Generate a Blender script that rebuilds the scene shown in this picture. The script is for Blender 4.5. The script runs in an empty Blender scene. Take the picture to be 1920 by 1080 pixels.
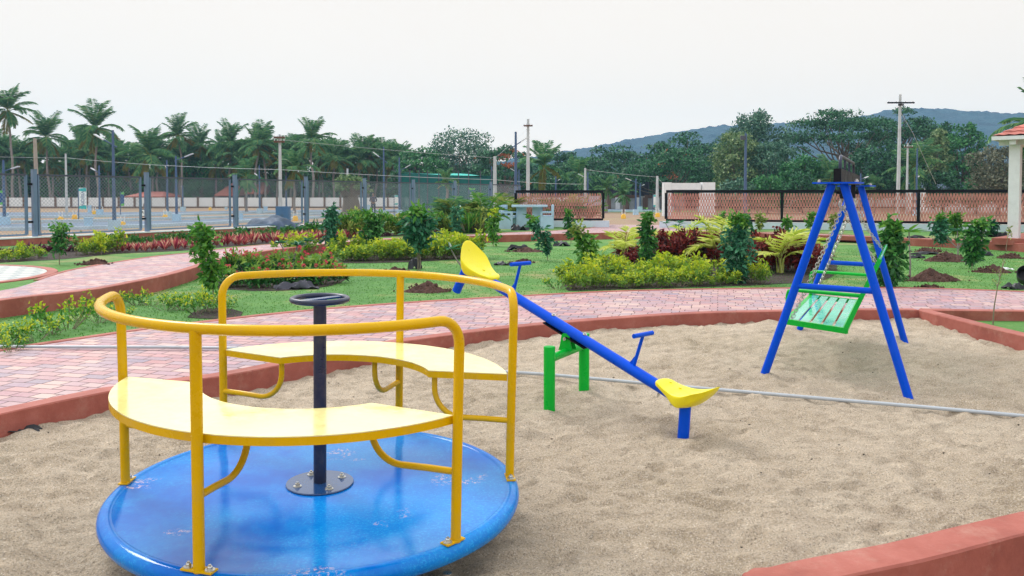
import bpy, math, random
import numpy as np
from math import sin, cos, pi, radians as R
from mathutils import Vector, Matrix, noise
from mathutils.geometry import tessellate_polygon
random.seed(7); rng = np.random.default_rng(7)
scene = bpy.context.scene
COL = scene.collection
# ------------------------------------------------------------------ camera model
F = 1560.0; PITCH = R(2.0); H = 1.5; HOR = 365.0
PY = HOR + F*math.tan(PITCH)
cam = bpy.data.cameras.new("camera"); camo = bpy.data.objects.new("camera", cam)
COL.objects.link(camo); scene.camera = camo
camo.location = (0, 0, H); camo.rotation_euler = (R(90)-PITCH, 0, 0)
cam.sensor_width = 36; cam.lens = F/1920*36; cam.shift_y = (PY-540)/1920
cam.clip_start = 0.05; cam.clip_end = 6000
def ray(px, py):
    a = (px-960)/F; b = -(py-PY)/F
    return Vector((a, cos(PITCH)+b*sin(PITCH), -sin(PITCH)+b*cos(PITCH)))
def G(px, py, z=0.0):          # point of the horizontal plane z
    r = ray(px, py); t = (z-H)/r.z
    return Vector((0, 0, H)) + r*t
def D(px, py, Y):              # point at distance Y
    r = ray(px, py); t = Y/r.y
    return Vector((0, 0, H)) + r*t
# ------------------------------------------------------------------ materials
def newmat(name):
    m = bpy.data.materials.new(name); m.use_nodes = True
    nt = m.node_tree; b = nt.nodes["Principled BSDF"]
    return m, nt, b
def N(nt, typ, **kw):
    n = nt.nodes.new(typ)
    for k, v in kw.items():
        if k in n.inputs.keys() if hasattr(n.inputs, 'keys') else False: n.inputs[k].default_value = v
        else: setattr(n, k, v)
    return n
def ramp(nt, fac, cols, pos=None, interp='LINEAR'):
    r = nt.nodes.new('ShaderNodeValToRGB'); cr = r.color_ramp; cr.interpolation = interp
    n = len(cols); pos = pos or [i/(n-1) for i in range(n)]
    while len(cr.elements) < n: cr.elements.new(0.5)
    for e, c, p in zip(cr.elements, cols, pos):
        e.position = p; e.color = (c[0], c[1], c[2], 1)
    nt.links.new(fac, r.inputs[0]); return r.outputs[0]
def coords(nt, scale=(1,1,1), kind='Object', rot=(0,0,0)):
    t = nt.nodes.new('ShaderNodeTexCoord'); m = nt.nodes.new('ShaderNodeMapping')
    m.inputs['Scale'].default_value = scale; m.inputs['Rotation'].default_value = rot
    nt.links.new(t.outputs[kind], m.inputs[0]); return m.outputs[0]
def noi(nt, vec, scale, detail=4, rough=.55, dist=0):
    n = nt.nodes.new('ShaderNodeTexNoise'); nt.links.new(vec, n.inputs['Vector'])
    n.inputs['Scale'].default_value = scale; n.inputs['Detail'].default_value = detail
    n.inputs['Roughness'].default_value = rough; n.inputs['Distortion'].default_value = dist
    return n.outputs['Fac']
def mixc(nt, f, a, b, mode='MIX'):
    m = nt.nodes.new('ShaderNodeMix'); m.data_type = 'RGBA'; m.blend_type = mode
    for i, v in ((0, f), (6, a), (7, b)):
        if hasattr(v, 'is_linked') or hasattr(v, 'links'): nt.links.new(v, m.inputs[i])
        elif i == 0: m.inputs[0].default_value = v
        else: m.inputs[i].default_value = (*v[:3], 1)
    return m.outputs[2]
def bump(nt, b, h, strength=.3, dist=.01, prev=None):
    n = nt.nodes.new('ShaderNodeBump'); n.inputs['Strength'].default_value = strength
    n.inputs['Distance'].default_value = dist; nt.links.new(h, n.inputs['Height'])
    if prev is not None: nt.links.new(prev, n.inputs['Normal'])
    nt.links.new(n.outputs[0], b.inputs['Normal']); return n.outputs[0]
def paint(name, col, rough=.35, var=.12, spec=.5, metal=0, bstr=.12, bscale=60, wear=None, coat=0, ior=1.5, dirt=0):
    m, nt, b = newmat(name); v = coords(nt)
    c2 = tuple(max(0, x*(1-var)) for x in col); c3 = tuple(min(1, x*(1+var)) for x in col)
    c = ramp(nt, noi(nt, v, 3.1, 6, .65), [c2, col, c3], [.3, .5, .7])
    if wear:
        f = ramp(nt, noi(nt, v, 28, 5, .7), [(0,0,0),(1,1,1)], [.69, .73])
        c = mixc(nt, f, c, wear)
    if dirt:
        f = ramp(nt, noi(nt, v, 7, 7, .75), [(0,0,0),(dirt,)*3], [.5, .75])
        c = mixc(nt, f, c, (.25,.2,.15))
    nt.links.new(c, b.inputs['Base Color'])
    rr = ramp(nt, noi(nt, v, 9, 5, .7), [(max(.02,rough*.7),)*3, (min(1,rough*1.4),)*3], [.35,.7])
    nt.links.new(rr, b.inputs['Roughness'])
    b.inputs['IOR'].default_value = ior; b.inputs['Metallic'].default_value = metal
    b.inputs['Coat Weight'].default_value = coat
    if bstr: bump(nt, b, noi(nt, v, bscale, 3), bstr, .002)
    return m
def leafmat(name, cols, rough=.45, tr=.3, pos=None, spec=1.33):
    m, nt, b = newmat(name)
    g = nt.nodes.new('ShaderNodeNewGeometry')
    c = ramp(nt, g.outputs['Random Per Island'], cols, pos)
    nt.links.new(c, b.inputs['Base Color']); b.inputs['Roughness'].default_value = rough
    b.inputs['IOR'].default_value = spec
    t = nt.nodes.new('ShaderNodeBsdfTranslucent'); nt.links.new(c, t.inputs[0])
    mx = nt.nodes.new('ShaderNodeMixShader'); mx.inputs[0].default_value = tr
    nt.links.new(b.outputs[0], mx.inputs[1]); nt.links.new(t.outputs[0], mx.inputs[2])
    nt.links.new(mx.outputs[0], nt.nodes['Material Output'].inputs[0])
    return m
M = {}
M['yellow'] = paint('yellow_paint', (.62,.36,.0), .26, .07, bstr=.02, bscale=14, dirt=.2, ior=1.28, wear=(.42,.20,.03))
M['blue'] = paint('blue_paint', (.0,.07,.60), .36, .08, dirt=.05, ior=1.2, bstr=.03, wear=(.10,.16,.45))
M['navy'] = paint('navy_paint', (.006,.013,.045), .35, .2, dirt=.25)
M['green'] = paint('green_paint', (.0,.38,.03), .33, .08, dirt=.05, ior=1.28, bstr=.03)
M['seatyel'] = paint('yellow_plastic', (.78,.68,.0), .38, .04, bstr=.05)
M['black'] = paint('black_steel', (.002,.003,.007), .55, .2, ior=1.3)
M['steel'] = paint('zinc_steel', (.55,.54,.5), .28, .2, metal=.9)
M['chain'] = paint('chain_steel', (.42,.40,.37), .35, .25, metal=.85)
M['pipe'] = paint('grey_plastic_pipe', (.40,.44,.48), .4, .1, dirt=.35)
M['white'] = paint('white_wall_paint', (.72,.74,.76), .6, .06, dirt=.15)
M['palebl'] = paint('pale_blue_paint', (.40,.58,.72), .6, .12, dirt=.15)
M['fpost'] = paint('fence_grey_blue', (.125,.19,.29), .45, .1)
M['frail'] = paint('fence_dark_rail', (.055,.065,.09), .5, .1)
M['wire'] = paint('fence_wire', (.30,.34,.39), .45, .1, metal=.3)
M['lamp'] = paint('lamp_post_blue', (.05,.10,.20), .45, .1)
M['lamphead'] = paint('lamp_head', (.6,.63,.66), .4, .05)
M['conc'] = paint('concrete_pole', (.46,.50,.52), .8, .15, dirt=.3)
M['rust'] = paint('rusty_iron', (.12,.06,.04), .8, .2)
M['wood'] = paint('weathered_wood', (.33,.28,.25), .85, .25, bstr=.5)
M['bark'] = paint('bark', (.13,.10,.08), .9, .3, bstr=.8, bscale=20)
M['palmbark'] = paint('palm_bark', (.22,.19,.18), .9, .25, bstr=.8, bscale=10)
M['twig'] = paint('green_brown_twig', (.20,.17,.11), .85, .3)
M['terra'] = paint('terracotta_lattice', (.55,.24,.20), .75, .2)
M['plastic'] = paint('black_plastic_bag', (.02,.022,.027), .5, .3, ior=1.35)
M['greyfab'] = paint('grey_fabric', (.07,.07,.09), .9, .25, ior=1.3)
M['tarp'] = paint('blue_grey_tarp', (.07,.10,.16), .75, .3, ior=1.3)
M['marker'] = paint('yellow_marker', (.75,.42,.02), .5, .1)
M['roofred'] = paint('red_roof', (.45,.14,.11), .7, .3)
M['skin'] = paint('skin', (.25,.13,.08), .6, .05)
M['shirt'] = paint('dark_shirt', (.06,.05,.08), .8, .6, bscale=20)
M['hair'] = paint('black_hair', (.01,.01,.01), .6, .1)
M['hoard'] = paint('dark_hoarding', (.02,.025,.05), .6, .2)
M['brownwall'] = paint('brown_panel', (.14,.08,.06), .8, .2)
def kerbmat():
    m, nt, b = newmat('red_painted_concrete'); v = coords(nt)
    c = ramp(nt, noi(nt, v, 2.2, 8, .7), [(.22,.052,.036),(.315,.084,.060),(.40,.13,.10)], [.3,.5,.72])
    f = ramp(nt, noi(nt, v, 55, 3, .6), [(0,0,0),(.5,.5,.5)], [.70,.76])
    c = mixc(nt, f, c, (.10,.05,.04))
    f2 = ramp(nt, noi(nt, v, 5, 8, .8), [(0,0,0),(.45,.45,.45)], [.52,.72])
    c = mixc(nt, f2, c, (.42,.25,.19))
    nt.links.new(c, b.inputs['Base Color']); b.inputs['Roughness'].default_value = .75
    n1 = bump(nt, b, noi(nt, v, 6, 6, .7), .5, .012); bump(nt, b, noi(nt, v, 90, 4), .35, .003, n1)
    return m
M['kerb'] = kerbmat()
def pavermat():
    m, nt, b = newmat('pink_brick_paving'); v0 = coords(nt, rot=(0,0,R(14)))
    dn = nt.nodes.new('ShaderNodeTexNoise'); nt.links.new(v0, dn.inputs['Vector']); dn.inputs['Scale'].default_value = 9
    sc_ = nt.nodes.new('ShaderNodeVectorMath'); sc_.operation = 'SCALE'; sc_.inputs['Scale'].default_value = .022
    nt.links.new(dn.outputs['Color'], sc_.inputs[0])
    ad = nt.nodes.new('ShaderNodeVectorMath'); nt.links.new(v0, ad.inputs[0]); nt.links.new(sc_.outputs[0], ad.inputs[1])
    v = ad.outputs[0]
    br = nt.nodes.new('ShaderNodeTexBrick'); nt.links.new(v, br.inputs['Vector'])
    br.inputs['Scale'].default_value = 1; br.inputs['Brick Width'].default_value = .215
    br.inputs['Row Height'].default_value = .118; br.inputs['Mortar Size'].default_value = .006
    br.inputs['Mortar Smooth'].default_value = .25; br.inputs['Bias'].default_value = 0
    br.offset = .42; br.squash = .72; br.squash_frequency = 3
    br.inputs['Color1'].default_value = (0,0,0,1); br.inputs['Color2'].default_value = (1,1,1,1)
    br.inputs['Mortar'].default_value = (.5,.5,.5,1)
    c = ramp(nt, br.outputs['Color'], [(.40,.165,.16),(.20,.16,.22),(.47,.24,.22),(.33,.15,.18),(.53,.34,.29),(.27,.18,.24),(.46,.20,.20)],
             [0,.2,.33,.5,.66,.82,1])
    c = mixc(nt, ramp(nt, noi(nt, v, 40, 5, .7), [(0,0,0),(.4,.4,.4)], [.45,.75]), c, (.56,.42,.39))
    c = mixc(nt, ramp(nt, noi(nt, v, 1.3, 6, .6), [(0,0,0),(.35,.35,.35)], [.45,.7]), c, (.55,.42,.38))
    c = mixc(nt, .12, c, (.42,.38,.42)); c = mixc(nt, br.outputs['Fac'], c, (.09,.045,.045))
    nt.links.new(c, b.inputs['Base Color']); b.inputs['Roughness'].default_value = .7
    inv = nt.nodes.new('ShaderNodeMath'); inv.operation = 'SUBTRACT'; inv.inputs[0].default_value = 1
    nt.links.new(br.outputs['Fac'], inv.inputs[1])
    n1 = bump(nt, b, inv.outputs[0], .7, .006); bump(nt, b, noi(nt, v, 120, 4, .7), .4, .003, n1)
    return m
M['paver'] = pavermat()
def plazamat():
    m, nt, b = newmat('white_fan_tiles'); v = coords(nt)
    w = nt.nodes.new('ShaderNodeTexBrick'); nt.links.new(v, w.inputs['Vector'])
    w.inputs['Scale'].default_value = 1; w.inputs['Brick Width'].default_value = .28; w.inputs['Row Height'].default_value = .28
    w.inputs['Mortar Size'].default_value = .022; w.offset = .5
    w.inputs['Color1'].default_value = (.38,.40,.38,1); w.inputs['Color2'].default_value = (.46,.46,.42,1)
    w.inputs['Mortar'].default_value = (.12,.17,.19,1)
    nt.links.new(w.outputs['Color'], b.inputs['Base Color']); b.inputs['Roughness'].default_value = .6
    return m
M['plaza'] = plazamat()
def sandmat():
    m, nt, b = newmat('sand'); v = coords(nt)
    c = ramp(nt, noi(nt, v, .9, 7, .6), [(.47,.37,.25),(.58,.465,.335),(.65,.54,.405)], [.3,.5,.72])
    g = noi(nt, v, 95, 4, .85)
    c = mixc(nt, ramp(nt, g, [(.85,.85,.85),(0,0,0)], [.38,.5]), c, (.20,.155,.12))
    c = mixc(nt, ramp(nt, noi(nt, v, 130, 3, .85), [(0,0,0),(.9,.9,.9)], [.54,.64]), c, (.88,.80,.69))
    c = mixc(nt, ramp(nt, noi(nt, v, 14, 6, .7), [(0,0,0),(.5,.5,.5)], [.58,.74]), c, (.29,.225,.17))
    nt.links.new(c, b.inputs['Base Color']); b.inputs['Roughness'].default_value = .95
    n1 = bump(nt, b, noi(nt, v, 9, 9, .72, .8), 1.0, .06); bump(nt, b, noi(nt, v, 90, 4, .85), 1.0, .008, n1)
    return m
M['sand'] = sandmat()
def lawnmat():
    m, nt, b = newmat('lawn_turf'); v = coords(nt)
    c = ramp(nt, noi(nt, v, 1.1, 8, .7), [(.055,.175,.028),(.09,.25,.042),(.15,.31,.065)], [.3,.5,.7])
    c = mixc(nt, ramp(nt, noi(nt, v, .55, 7, .72), [(0,0,0),(.9,.9,.9)], [.53,.68]), c, (.36,.28,.12))
    st = coords(nt, (14, 60, 20))
    c = mixc(nt, ramp(nt, noi(nt, st, 1, 6, .8), [(.75,.75,.75),(0,0,0)], [.33,.55]), c, (.02,.09,.012))
    nt.links.new(c, b.inputs['Base Color']); b.inputs['Roughness'].default_value = .9
    bump(nt, b, noi(nt, st, 1, 6, .8), .9, .02)
    return m
M['lawn'] = lawnmat()
def soilmat(name, a, b_, c_, s=1.0, bd=.04):
    m, nt, b = newmat(name); v = coords(nt)
    c = ramp(nt, noi(nt, v, 3*s, 9, .75), [a, b_, c_], [.32,.5,.68])
    nt.links.new(c, b.inputs['Base Color']); b.inputs['Roughness'].default_value = .95
    bump(nt, b, noi(nt, v, 22*s, 7, .75), .9, bd); return m
M['soil'] = soilmat('red_brown_soil', (.045,.020,.014),(.095,.042,.03),(.15,.075,.055), 3)
M['earth'] = soilmat('dry_earth', (.17,.105,.07),(.27,.175,.115),(.25,.23,.10), .12)
M['darksoil'] = soilmat('dark_bed_soil', (.02,.014,.012),(.045,.03,.025),(.08,.055,.045), 4)
M['hill'] = soilmat('haze_tinted_forest_hill', (.002,.034,.07),(.006,.062,.115),(.025,.105,.15), .018, 3)  # forest green pushed to blue: distance haze painted into the base colour
M['road'] = soilmat('blue_grey_asphalt', (.085,.12,.18),(.12,.165,.235),(.16,.21,.29), .3, .01)
def deckmat():
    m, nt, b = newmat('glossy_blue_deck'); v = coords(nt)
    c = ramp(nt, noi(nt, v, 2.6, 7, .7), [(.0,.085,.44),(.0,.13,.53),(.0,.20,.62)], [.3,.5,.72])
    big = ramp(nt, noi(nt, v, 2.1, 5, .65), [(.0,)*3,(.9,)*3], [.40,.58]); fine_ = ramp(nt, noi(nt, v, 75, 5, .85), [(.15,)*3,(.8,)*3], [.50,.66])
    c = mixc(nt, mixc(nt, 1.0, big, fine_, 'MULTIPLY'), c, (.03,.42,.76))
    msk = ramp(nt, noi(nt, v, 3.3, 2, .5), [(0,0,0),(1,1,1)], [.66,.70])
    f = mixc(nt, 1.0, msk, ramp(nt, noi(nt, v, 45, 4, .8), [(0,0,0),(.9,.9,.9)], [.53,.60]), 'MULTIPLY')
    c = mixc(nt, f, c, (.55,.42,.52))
    nt.links.new(c, b.inputs['Base Color'])
    rr = ramp(nt, noi(nt, v, 4, 7, .75), [(.03,)*3,(.20,)*3], [.45,.66]); nt.links.new(rr, b.inputs['Roughness'])
    b.inputs['IOR'].default_value = 1.26
    n1 = bump(nt, b, noi(nt, v, 3, 3), .06, .01); bump(nt, b, noi(nt, v, 70, 4, .7), .12, .003, n1); return m
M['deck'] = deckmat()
def benchmat(name, col, ior=2.6):
    m, nt, b = newmat(name); v = coords(nt)
    c = ramp(nt, noi(nt, v, 4, 7, .75), [tuple(x*.8 for x in col), col, tuple(min(1,x*1.15+.02) for x in col)], [.3,.5,.7])
    nt.links.new(c, b.inputs['Base Color'])
    rr = ramp(nt, noi(nt, v, 8, 7, .75), [(.07,)*3,(.24,)*3], [.4,.66]); nt.links.new(rr, b.inputs['Roughness'])
    b.inputs['IOR'].default_value = ior
    bump(nt, b, noi(nt, v, 30, 3), .1, .003); return m
M['bench'] = benchmat('glossy_yellow_bench', (.86,.77,.32), 4.0)  # yellow paled towards cream: part of the sky reflection painted into the base
M['slat'] = benchmat('glossy_green_slat', (.10,.56,.38), 2.2)
M['flange'] = benchmat('glossy_navy_flange', (.01,.05,.16), 1.7)
# leaves
M['l_dark'] = leafmat('dark_glossy_leaves', [(.012,.07,.018),(.03,.165,.035),(.10,.30,.06)], .32, .2)
M['l_teal'] = leafmat('blue_green_leaves', [(.012,.08,.045),(.03,.165,.08),(.10,.32,.17)], .4, .2)
M['l_mid'] = leafmat('mid_green_leaves', [(.03,.14,.02),(.08,.27,.035),(.20,.40,.06)], .4, .3)
M['l_lime'] = leafmat('lime_yellow_leaves', [(.18,.32,.02),(.42,.54,.03),(.70,.68,.04)], .5, .35)
M['l_olive'] = leafmat('olive_leaves', [(.09,.16,.025),(.22,.32,.06),(.42,.45,.12)], .5, .3)
M['l_fresh'] = leafmat('fresh_green_leaves', [(.08,.20,.03),(.18,.34,.05),(.32,.46,.08)], .5, .35)
M['l_red'] = leafmat('dark_red_leaves', [(.05,.012,.012),(.16,.018,.02),(.30,.05,.04),(.06,.10,.03)], .35, .25, [0,.4,.85,1])
M['l_pink'] = leafmat('pink_red_leaves', [(.12,.015,.06),(.42,.05,.09),(.60,.20,.17),(.75,.62,.40)], .45, .25, [0,.4,.75,1])
M['l_purple'] = leafmat('dark_purple_leaves', [(.03,.01,.02),(.09,.02,.05),(.20,.05,.10)], .4, .2)
M['l_palm'] = leafmat('palm_leaflets', [(.03,.13,.06),(.09,.27,.12),(.24,.42,.16)], .42, .25)
M['l_palmold'] = leafmat('old_palm_leaflets', [(.10,.14,.03),(.24,.24,.05),(.28,.18,.06)], .5, .3)
M['l_gold'] = leafmat('golden_palm_leaflets', [(.40,.52,.05),(.66,.74,.14),(.84,.84,.42)], .45, .35)
M['l_far1'] = leafmat('far_dark_leaves', [(.008,.045,.025),(.022,.108,.048),(.06,.22,.085)], .55, .2)
M['l_far2'] = leafmat('far_grey_green_leaves', [(.02,.08,.055),(.05,.15,.095),(.13,.26,.16)], .5, .25)
M['l_far3'] = leafmat('far_mid_green_leaves', [(.012,.08,.03),(.03,.17,.055),(.09,.28,.08)], .5, .25)
M['l_far4'] = leafmat('far_yellow_green_leaves', [(.05,.12,.045),(.13,.23,.09),(.30,.38,.17)], .5, .25)
M['l_dry'] = leafmat('dry_grey_leaves', [(.05,.065,.04),(.12,.14,.09),(.23,.23,.16)], .7, .2)
M['f_orange'] = leafmat('orange_blossom', [(.36,.08,.03),(.50,.16,.06)], .6, .2)
M['f_red'] = leafmat('red_blossom', [(.62,.03,.09),(.80,.16,.20)], .5, .2)
M['l_grass'] = leafmat('grass_blades', [(.055,.175,.028),(.09,.25,.042),(.17,.33,.065)], .6, .3)
def netmat():
    m, nt, b = newmat('green_shade_net'); b.inputs['Base Color'].default_value = (.0,.12,.11,1)
    b.inputs['Roughness'].default_value = .8
    t = nt.nodes.new('ShaderNodeBsdfTransparent'); mx = nt.nodes.new('ShaderNodeMixShader'); mx.inputs[0].default_value = .86
    nt.links.new(t.outputs[0], mx.inputs[1]); nt.links.new(b.outputs[0], mx.inputs[2])
    nt.links.new(mx.outputs[0], nt.nodes['Material Output'].inputs[0]); return m
M['net'] = netmat()
# ------------------------------------------------------------------ mesh builder
class MB:
    def __init__(s): s.v = []; s.f = []; s.n = 0
    def add(s, vs, fs):
        vs = np.asarray([tuple(x) for x in vs], float) if not isinstance(vs, np.ndarray) else vs
        s.v.append(vs); k = s.n
        s.f.extend([tuple(int(i)+k for i in f) for f in fs]); s.n += len(vs); return s
    def box(s, c, size, rz=0, ax=None):
        x, y, z = (q/2 for q in size); c = Vector(c)
        m = ax if ax is not None else Matrix.Rotation(rz, 3, 'Z')
        P = [c + m @ Vector((a*x, b*y, d*z)) for d in (-1,1) for b in (-1,1) for a in (-1,1)]
        return s.add(P, [(0,2,3,1),(4,5,7,6),(0,1,5,4),(2,6,7,3),(0,4,6,2),(1,3,7,5)])
    def bar(s, a, b, w, h, up=(0,0,1)):
        a = Vector(a); b = Vector(b); d = (b-a); L = d.length; d.normalize(); u = Vector(up)
        sd = d.cross(u).normalized(); u = sd.cross(d)
        m = Matrix((d, sd, u)).transposed()
        return s.box((a+b)/2, (L, w, h), ax=m)
    def tube(s, pts, r, k=10, caps=True, closed=False):
        pts = [Vector(p) for p in pts]; n = len(pts)
        rs = r if hasattr(r, '__len__') else [r]*n
        T = []
        for i in range(n):
            if closed: t = pts[(i+1) % n]-pts[i-1]
            else: t = pts[min(i+1, n-1)]-pts[max(i-1, 0)]
            T.append(t.normalized() if t.length > 1e-9 else Vector((0,0,1)))
        a = Vector((0,0,1)) if abs(T[0].z) < .9 else Vector((1,0,0))
        u = T[0].cross(a).normalized(); V = []
        for i in range(n):
            u = (u - T[i]*u.dot(T[i])).normalized(); w = T[i].cross(u)
            for j in range(k):
                q = 2*pi*j/k; V.append(pts[i] + (u*cos(q)+w*sin(q))*rs[i])
        Fs = []
        for i in range(n if closed else n-1):
            i2 = (i+1) % n
            for j in range(k): Fs.append((i*k+j, i*k+(j+1)%k, i2*k+(j+1)%k, i2*k+j))
        if caps and not closed:
            Fs.append(tuple(range(k))[::-1]); Fs.append(tuple((n-1)*k+j for j in range(k)))
        return s.add(V, Fs)
    def lathe(s, prof, c=(0,0,0), k=32):
        c = Vector(c); V = []; n = len(prof); Fs = []
        for r, z in prof:
            for j in range(k): V.append(c+Vector((r*cos(2*pi*j/k), r*sin(2*pi*j/k), z)))
        for i in range(n-1):
            for j in range(k): Fs.append((i*k+j, i*k+(j+1)%k, (i+1)*k+(j+1)%k, (i+1)*k+j))
        Fs.append(tuple(range(k))[::-1]); Fs.append(tuple((n-1)*k+j for j in range(k)))
        return s.add(V, Fs)
    def prism(s, poly, z0, z1):
        n = len(poly)
        V = [(p[0], p[1], z0) for p in poly]+[(p[0], p[1], z1) for p in poly]
        tri = tessellate_polygon([[Vector((p[0], p[1], 0)) for p in poly]])
        Fs = [tuple(t) for t in tri]+[tuple(i+n for i in t) for t in tri]
        Fs += [(i, (i+1)%n, n+(i+1)%n, n+i) for i in range(n)]
        return s.add(V, Fs)
    def sheet(s, poly, z):
        tri = tessellate_polygon([[Vector((p[0], p[1], 0)) for p in poly]])
        Fs = []
        for t in tri:
            a, b, c = (poly[i] for i in t)
            if (b[0]-a[0])*(c[1]-a[1])-(b[1]-a[1])*(c[0]-a[0]) < 0: t = t[::-1]
            Fs.append(tuple(t))
        return s.add([(p[0], p[1], z) for p in poly], Fs)
    def leaves(s, P, Dv, Nv, L, W, droop=.0, six=True):
        P = np.asarray(P, float); n = len(P)
        if n == 0: return s
        Dv = Dv/np.maximum(np.linalg.norm(Dv, axis=1, keepdims=True), 1e-6)
        S = np.cross(Dv, Nv); S /= np.maximum(np.linalg.norm(S, axis=1, keepdims=True), 1e-6)
        Nn = np.cross(S, Dv); L = np.broadcast_to(L, (n,))[:, None]; W = np.broadcast_to(W, (n,))[:, None]
        dr = -Nn*L*droop
        if six:
            V = np.stack([P, P+Dv*L*.3+S*W*.5+Nn*W*.15, P+Dv*L*.68+S*W*.38+Nn*W*.12+dr*.5, P+Dv*L+dr,
                          P+Dv*L*.68-S*W*.38+Nn*W*.12+dr*.5, P+Dv*L*.3-S*W*.5+Nn*W*.15], 1).reshape(-1, 3)
            o = np.arange(n)*6
            Fs = np.concatenate([np.stack([o, o+1, o+2, o+3], 1), np.stack([o, o+3, o+4, o+5], 1)])
        else:
            V = np.stack([P, P+Dv*L*.5+S*W*.5, P+Dv*L+dr, P+Dv*L*.5-S*W*.5], 1).reshape(-1, 3)
            o = np.arange(n)*4; Fs = np.stack([o, o+1, o+2, o+3], 1)
        k = s.n; s.v.append(V); s.f.extend(map(tuple, (Fs+k).tolist())); s.n += len(V); return s
    def build(s, name, mat, parent=None, smooth=True, local=False, angle=40):
        V = np.concatenate(s.v) if s.v else np.zeros((0, 3))
        if parent is not None and not local: V = V - np.array(parent.location)
        me = bpy.data.meshes.new(name); me.from_pydata(V.tolist(), [], s.f); me.update()
        me.materials.append(mat)
        if smooth and len(me.polygons):
            me.polygons.foreach_set('use_smooth', [True]*len(me.polygons))
            me.set_sharp_from_angle(angle=R(angle))
        o = bpy.data.objects.new(name, me); COL.objects.link(o)
        if parent is not None: o.parent = parent
        return o
def thing(name, label, cat, loc=(0,0,0), rz=0, group=None):
    o = bpy.data.objects.new(name, None); COL.objects.link(o); o.empty_display_size = .1
    o.location = loc; o.rotation_euler = (0, 0, rz); o['label'] = label; o['category'] = cat
    if group: o['group'] = group
    return o
def tag(o, label, cat, group=None):
    o['label'] = label; o['category'] = cat
    if group: o['group'] = group
    return o
def struct(o): o['kind'] = 'structure'; return o
def stuff(o, label=None, cat=None):
    o['kind'] = 'stuff'
    if label: o['label'] = label; o['category'] = cat
    return o
def dup(root, loc, rz=0, sc=1, label=None, group=None):
    r = root.copy(); COL.objects.link(r); r.location = loc; r.rotation_euler = (0, 0, rz)
    r.scale = (sc, sc, sc) if not hasattr(sc, '__len__') else sc
    if label: r['label'] = label
    if group: r['group'] = group
    for ch in list(root.children):
        c = ch.copy(); COL.objects.link(c); c.parent = r
        for g in ch.children:
            d = g.copy(); COL.objects.link(d); d.parent = c
    return r
ORD = ['first','second','third','fourth','fifth','sixth','seventh','eighth','ninth','tenth','eleventh','twelfth','thirteenth','fourteenth',
       'fifteenth','sixteenth','seventeenth','eighteenth','nineteenth','twentieth']
def ordn(i):
    if i < 20: return ORD[i]
    t = {2:'twenty', 3:'thirty', 4:'forty', 5:'fifty', 6:'sixty', 7:'seventy'}[(i+1)//10]; u = (i+1) % 10
    return t+'-'+ORD[u-1] if u else {2:'twentieth', 3:'thirtieth', 4:'fortieth', 5:'fiftieth', 6:'sixtieth', 7:'seventieth'}[(i+1)//10]
def smooth_line(pts, step=.25):
    P = [Vector((p[0], p[1], 0)) for p in pts]; out = []
    for i in range(len(P)-1):
        p0 = P[max(i-1,0)]; p1 = P[i]; p2 = P[i+1]; p3 = P[min(i+2, len(P)-1)]
        n = max(2, int((p2-p1).length/step))
        for j in range(n):
            t = j/n
            out.append(.5*((2*p1)+(-p0+p2)*t+(2*p0-5*p1+4*p2-p3)*t*t+(-p0+3*p1-3*p2+p3)*t**3))
    out.append(P[-1]); return out
def offset(line, d):
    out = []
    for i, p in enumerate(line):
        t = (line[min(i+1, len(line)-1)]-line[max(i-1,0)]); t.z = 0; t.normalize()
        out.append(p+Vector((-t.y, t.x, 0))*d)
    return out
def kerb(name, line, w, z0, z1, mat, bev=.008):   # line = edge, w>0 goes left of it
    prof = [(0, z0), (0, z1-bev), (bev, z1), (w-bev if w > 0 else w+bev, z1), (w, z1-bev), (w, z0)]
    if w < 0: prof[2] = (-bev, z1)
    mb = MB(); V = []; n = len(line)
    offs = [offset(line, p[0]) for p in prof]
    for i in range(n):
        for j, (d, z) in enumerate(prof):
            q = offs[j][i]; wob = .003*noise.noise(Vector((q.x*2.2, q.y*2.2, j)))
            V.append((q.x, q.y, z+(wob if j in (1,2,3,4) else 0)))
    k = len(prof); Fs = []
    for i in range(n-1):
        for j in range(k-1): Fs.append((i*k+j, (i+1)*k+j, (i+1)*k+j+1, i*k+j+1))
    Fs.append(tuple(range(k))); Fs.append(tuple((n-1)*k+j for j in range(k))[::-1])
    mb.add(V, Fs); return mb.build(name, mat, smooth=False)
# ================================================================== SETTING
Z1 = .14; ZK = .15; ZL = .13; Z2 = .32; ZA = .315; ZG = -.1
k1 = [G(x, y, ZK) for x, y in [(-420,850),(-180,808),(0,776),(205,733),(410,706),(520,685),(592,671),(750,641),(882,623),(960,614),(1080,603),
      (1200,594),(1320,587),(1440,584),(1600,581),(1722,581)]]
k1r = [G(x, y, ZK) for x, y in [(1722,581),(1765,592),(1840,611),(1920,630),(2020,655),(2200,705)]]
k1c = [G(x, y, ZK) for x, y in [(1722,580),(1745,581),(1830,582),(1920,583),(2100,585),(2500,592)]]
kn = [G(x, y, ZK) for x, y in [(2500,850),(2200,895),(1920,956),(1765,992),(1655,1018),(1507,1047),(1440,1062)]]
L1 = smooth_line(k1); L1r = smooth_line(k1r); L1c = smooth_line(k1c); Ln = smooth_line(kn)
kerb('kerb', L1, .15, -.05, ZK, M['kerb']); kerb('kerb', L1r, .15, -.05, ZK, M['kerb'])
kerb('kerb', L1c, .15, -.06, ZK-.003, M['kerb'])
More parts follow.
